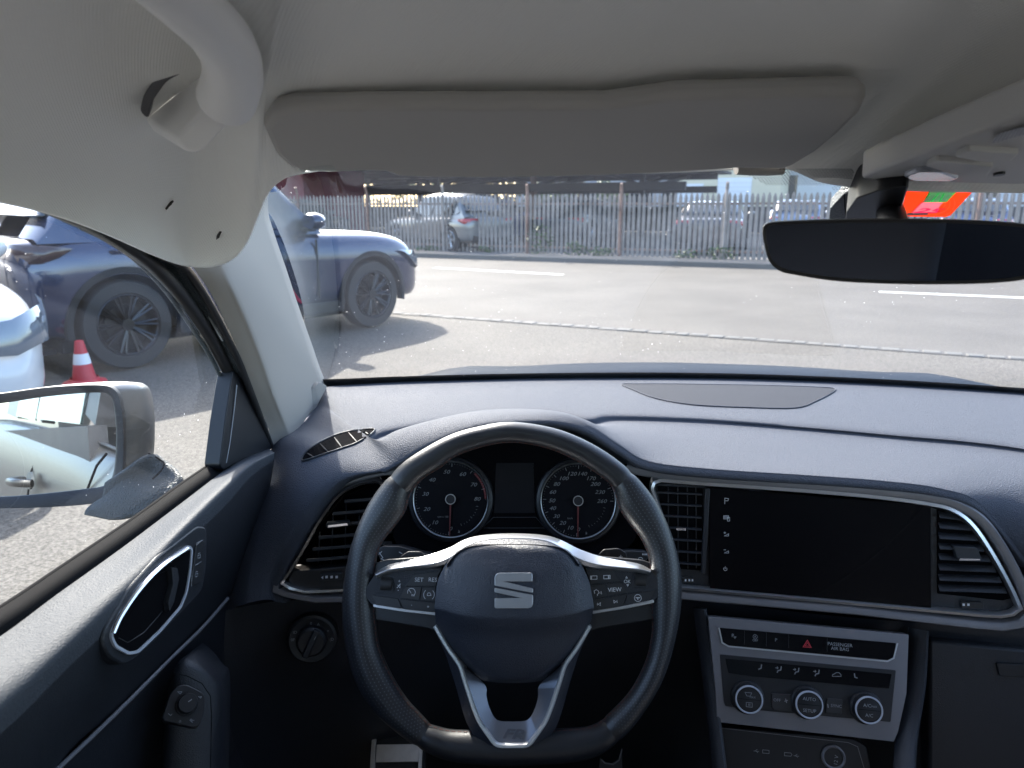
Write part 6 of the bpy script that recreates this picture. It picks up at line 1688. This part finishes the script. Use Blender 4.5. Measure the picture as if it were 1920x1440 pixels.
    b = MB(); b.box((fo + .022, 0, .40), (.008, .50, .11)); b.box((xb - .012, 0, .78), (.008, .50, .11)); b.build('plate', m_mark, t, bevel=.002)
    b = MB(); b.box((xb + .03, 0, .40), (.10, hw * 1.5, .22)); b.build('rear_bumper', flank or m_arch, t, bevel=.04)
    b = MB(); b.box((xb + .06, 0, .18), (.4, hw * 1.3, .04)); b.box((-wb / 2, 0, .22), (Lf - .7, hw * 1.5, .10)); b.build('underbody', m_arch, t)
    t.location = (pos[0], pos[1], pos[2] if len(pos) > 2 else 0); t.rotation_euler = (0, 0, head)
    return t

# blue SUV passing from the side window into the windscreen
fr_ax = Vector((-2.127, 7.933)); re_ax = Vector((-3.605, 5.699))
hd = (fr_ax - re_ax); head = math.atan2(hd.y, hd.x); wbl = hd.length
m_blue = M('deep_blue_paint', (.004, .018, .062), .2, metal=.45, coat=1.0, spec=.6)
nl = Vector((-hd.y, hd.x)).normalized()
c_ax = fr_ax + nl * (.93 - .06)
suv = make_car('parked_car', 'dark blue SUV parked left of our car, seen through side window and windscreen', 'car', (c_ax.x, c_ax.y), head, m_blue, Lf=4.28, Wd=1.86, H=1.70, wb=wbl, fo=.88, r=.37, hood=1.10, belt=1.11, cowl=1.22, rim=m_rimdark, spokes=10, group='cars parked around the yard', flank=m_arch, tailm=M('smoked_tail_lamp', (.02, .006, .01), .15, coat=.6))
# white car nose at the left
_wc = PZ(112, 680, .5)
wh = make_car('parked_car', 'white car whose front corner with headlight shows at the left edge', 'car', (_wc.x - 1.10, _wc.y - .22), rad(-38), M('white_paint', (.50, .51, .53), .25, coat=.6), Lf=4.3, Wd=1.78, H=1.5, wb=2.6, fo=.85, r=.33, hood=.98, belt=.98, rim=m_rimsil, spokes=7, group='cars parked around the yard', lips=False, flank=M('white_trim', (.48, .49, .51), .3, coat=.6))
# ---- traffic cone
cpos = PZ(160, 721, 0)
tcone = thing('traffic_cone', 'small red traffic cone with one white band standing on the asphalt', 'traffic cone', (cpos.x, cpos.y, 0))
ff_ = Fr((cpos.x, cpos.y, 0), (1, 0, 0), (0, 0, 1))
m_cone = M('cone_red', (.5, .02, .035), .45)
KC = .92
def cpr(h): return (.098 - .066 * (h / .34)) * KC
b = MB(); b.lathe(ff_, [(0, .0), (.150, .0), (.152, .015), (.145, .028), (.118, .036), (.100, .05), (.098, .06)], seg=36)
b.build('cone_base', m_cone, tcone)
b = MB(); b.lathe(ff_, [(cpr(.04), .045), (cpr(.34), .34), (.012, .345), (0, .335)], seg=32); b.build('cone_body', m_cone, tcone, ang=50)
b = MB(); b.lathe(ff_, [(cpr(.17) + .002, .165), (cpr(.245) + .002, .245)], seg=32); b.build('reflective_band', M('band_white', (.75, .75, .78), .5), tcone)

# ---- cars behind the fence
def behind(px, py, depth): # ground point at distance along ray
    g = PY(px, py, depth); return g.x, g.y
fdir = math.atan2(df.y, df.x)
def bcar(px, depth, hd_, name_, label, col, **k):
    p = PY(px, 420, depth); m = M(name_, col, .3, metal=.3, coat=1)
    return make_car('parked_car', label, 'car', (p.x, p.y, .06), hd_, m, group='cars parked behind the fence', spokes=6, **k)
A_ = fdir + math.pi / 2     # perpendicular to the fence, nose away from us
bcar(790, 22.6, fdir + rad(155), 'pearl_grey_paint', 'pale grey people carrier behind the fence, right of the blue SUV nose', (.13, .135, .14), Lf=4.4, H=1.62, hood=1.0, belt=1.0, rim=m_rimsil)
bcar(950, 25.0, A_ + rad(8), 'mid_blue_paint', 'blue hatchback with red tail lights lit by the sun behind the fence', (.05, .08, .22), Lf=4.0, Wd=1.75, H=1.48, wb=2.5, hood=.95, belt=.95, rim=m_rimsil)
bcar(1120, 27.0, A_ + rad(-4), 'graphite_paint', 'dark grey estate parked behind the middle of the fence', (.035, .035, .045), Lf=4.5, H=1.5, hood=.95, belt=.97, rim=m_rimsil)
bcar(1345, 22.6, A_ + rad(5), 'black_saloon_paint', 'black saloon with red tail lights parked close behind the fence', (.03, .032, .04), Lf=4.6, H=1.42, hood=.95, belt=.97, sedan=True, rim=m_rimsil)
bcar(1500, 29.0, A_ + rad(0), 'light_blue_paint', 'light blue car behind the fence left of the interior mirror', (.16, .22, .34), Lf=4.2, H=1.5, hood=.95, belt=.97, rim=m_rimsil)
bcar(600, 27.0, A_ + rad(10), 'silver_paint', 'silver car behind the fence above the blue SUV bonnet', (.2, .205, .21), Lf=4.3, H=1.48, hood=.95, belt=.97, rim=m_rimsil)
bcar(1790, 25.0, A_ + rad(3), 'steel_blue_paint', 'blue car behind the fence hidden by the interior mirror', (.08, .12, .25), Lf=4.3, H=1.5, hood=.95, belt=.97, rim=m_rimsil)
tagp = {}

# ---- steel canopy behind
m_steelb = M('dark_steel_beam', (.018, .018, .022), .6, var=.2)
can = thing('steel_canopy', 'dark steel car park canopy with diagonal struts and roof above the parked cars', 'canopy', (0, 33, 0))
def cdir(t, off=0): v = Vector((PY(1000, 360, 31).x, 31)) + df * t + fn * off; return v
RZ = Matrix.Rotation(fdir, 3, 'Z')
b = MB()
for off in (-1, 6):
    a = cdir(-6, off); b.box((a.x, a.y, 2.05), (25, .22, .30), RZ)
    b.box((a.x, a.y, 2.62), (25, .22, .26), RZ)
b.build('beam', m_steelb, can, smooth=False)
for k in range(-4, 2):
    for off in (0, 6):
        t_ = k * 4.6; a = cdir(t_, off); b = MB(); b.box((a.x, a.y, 1.6), (.20, .20, 3.2), RZ); b.build('column', m_steelb if (k + off) % 2 else m_rust, can, smooth=False)
    b = MB()
    for s_ in (-1, 1):
        a, c = cdir(k * 4.6, 0), cdir(k * 4.6 + s_ * 1.5, 0); b.tube([(a.x, a.y, 2.1), (c.x, c.y, 2.6)], .07, seg=5)
        a, c = cdir(k * 4.6 + s_ * .3, 0), cdir(k * 4.6 + s_ * .7, 6); b.tube([(a.x, a.y, 2.1), (c.x, c.y, 2.6)], .06, seg=5)
    b.build('strut', m_steelb, can, smooth=False)
b = MB(); a = cdir(-6, 0); b.box((a.x, a.y, 2.85), (25.5, 17, .12), RZ); b.build('canopy_roof', m_steelb, can, smooth=False)
b = MB(); a = cdir(2, 7.5); b.box((a.x, a.y, .70), (60, .15, 1.2), RZ); b.build('added_dark_wall', m_steelb, can, smooth=False)  # low dark wall added to darken the view behind the fence
# maroon container / wall at left
mr_ = thing('maroon_building', 'long maroon-red shed wall behind the fence at the left of the windscreen', 'building', (-9, 33, 0))
a = PY(560, 350, 30); b = MB(); b.box((a.x - 2.6, a.y + 2, 1.7), (8.5, 4, 3.4), RZ); b.build('wall', M('maroon_sheet', (.24, .035, .075), .55, var=.1), mr_, smooth=False)
b = MB(); b.box((a.x - 2.6, a.y + 2, 3.45), (9, 4.4, .12), RZ); b.build('roof', m_steelb, mr_, smooth=False)
# cream house
def house(name, label, px, depth, w, h, col, wins, rot=0, dpt=8, roofc=(.10, .07, .06)):
    p = PY(px, 380, depth); t = thing(name, label, 'building', (p.x, p.y, 0))
    f = Fr((p.x, p.y, 0), Vector((math.cos(rot), math.sin(rot), 0)), Vector((math.sin(rot), -math.cos(rot), 0)))
    b = MB(); b.fbox(f, -w / 2, w / 2, 0, h, -dpt, 0); wl = b.build('wall', M(name + '_render', col, .85, var=.05, vscale=.6), t, smooth=False)
    b = MB(); b.prism(Fr((p.x, p.y, 0), f.u, f.n), [(-w / 2 - .4, h), (w / 2 + .4, h), (w / 2 + .4, h + .25), (0, h + 1.9), (-w / 2 - .4, h + .25)], -dpt - .4, .4); b.build('roof', M(name + '_tiles', roofc, .8, var=.2), t, smooth=False)
    for (u, v, ww, hh, sh) in wins:
        b = MB(); b.fbox(f, u - ww / 2, u + ww / 2, v, v + hh, -.05, .03); wf = b.build('window', m_mark if sh else m_carglass, t, smooth=False)
        b = MB()
        for k in range(8):
            if sh: b.fbox(f, u - ww / 2 + .05, u + ww / 2 - .05, v + .05 + k * hh / 8.3, v + .05 + (k + .8) * hh / 8.3, .03, .05)
        if sh: b.build('shutter', M('shutter_white', (.7, .72, .76), .6) if 'shutter_white' not in bpy.data.materials else bpy.data.materials['shutter_white'], wf, smooth=False)
        b = MB(); b.fbox(f, u - ww / 2 - .08, u + ww / 2 + .08, v - .1, v, 0, .14); b.build('sill', m_mark, wf, smooth=False)
    return t
house('cream_house', 'cream rendered house with white roller shutters beyond the car park', 1355, 44, 6.2, 5.6, (.62, .56, .42), [(-1.9, .9, 1.5, 1.7, 1), (.6, .9, 1.9, 2.0, 1), (-1.9, 3.6, 1.4, 1.4, 1), (.8, 3.6, 1.4, 1.4, 1)], rot=fdir)
house('white_house', 'white rendered house with small window right of the cream house', 1530, 48, 7.5, 6, (.62, .64, .66), [(-1.6, 1.6, .8, 1.6, 0), (2, 1.6, 1.2, 1.6, 0), (-1.4, 4, 1, 1.2, 0)], rot=fdir)
house('grey_workshop', 'low grey workshop with wide windows beyond the canopy', 1120, 62, 15, 7, (.30, .33, .38), [(-5, 1.3, 3.2, 1.6, 0), (-1, 1.3, 3.2, 1.6, 0), (3, 1.3, 3.2, 1.6, 0), (6.2, 1.3, 1.6, 1.6, 0)], rot=fdir)
house('pale_block', 'pale apartment block far right beyond the fence', 1850, 55, 16, 9, (.5, .52, .55), [(-6, 1.5, 1.4, 1.6, 0), (-3, 1.5, 1.4, 1.6, 0), (0, 1.5, 1.4, 1.6, 0), (3, 1.5, 1.4, 1.6, 0)], rot=fdir)
# trees/bushes
def bush(label, px, depth, h, r, mt, n=900):
    p = PY(px, 390, depth); t = thing('bushy_tree', label, 'tree', (p.x, p.y, 0), 'trees beyond the fence')
    b = MB(); b.tube([(p.x, p.y, 0), (p.x + .05, p.y, h * .5), (p.x - .1, p.y, h * .85)], [.14, .10, .04], seg=8)
    for k in range(5): a = k * 1.3; b.tube([(p.x, p.y, h * .45), (p.x + r * .6 * math.cos(a), p.y + r * .6 * math.sin(a), h * .8)], [.05, .02], seg=5)
    b.build('trunk', M('bark_' + str(px), (.09, .07, .05), .9), t)
    b = MB()
    for k in range(14):
        a = random.uniform(0, 6.28); q = random.uniform(0, r * .7); c = (p.x + q * math.cos(a), p.y + q * math.sin(a), h * random.uniform(.5, .95))
        leaves(b, c, (r * .45, r * .45, r * .38), n // 14, .08, .17)
    b.build('crown', mt, t, smooth=False)
bush('light green leafy tree seen through the canopy struts', 945, 40, 3.2, 2.0, m_leaf)
bush('green tree beyond the canopy left of the workshop windows', 1050, 44, 3.4, 2.0, m_leaf)
bush('low bright green shrub in front of the workshop windows', 1150, 52, 3.1, 1.6, m_leaf)
bush('broad green tree behind the canopy above the pale people carrier', 790, 46, 4.2, 3.2, m_leaf2, 1500)
bush('green tree behind the canopy left of the people carrier', 690, 48, 4.4, 3.0, m_leaf2, 1300)
bush('dark green tree between the two houses', 1460, 50, 4.5, 1.5, m_leaf2)
bush('dark green tree behind the maroon shed at left', 470, 42, 5.5, 3.0, m_leaf2)
bush('dark green tree at the far right behind the fence', 2000, 40, 5, 3.0, m_leaf2)
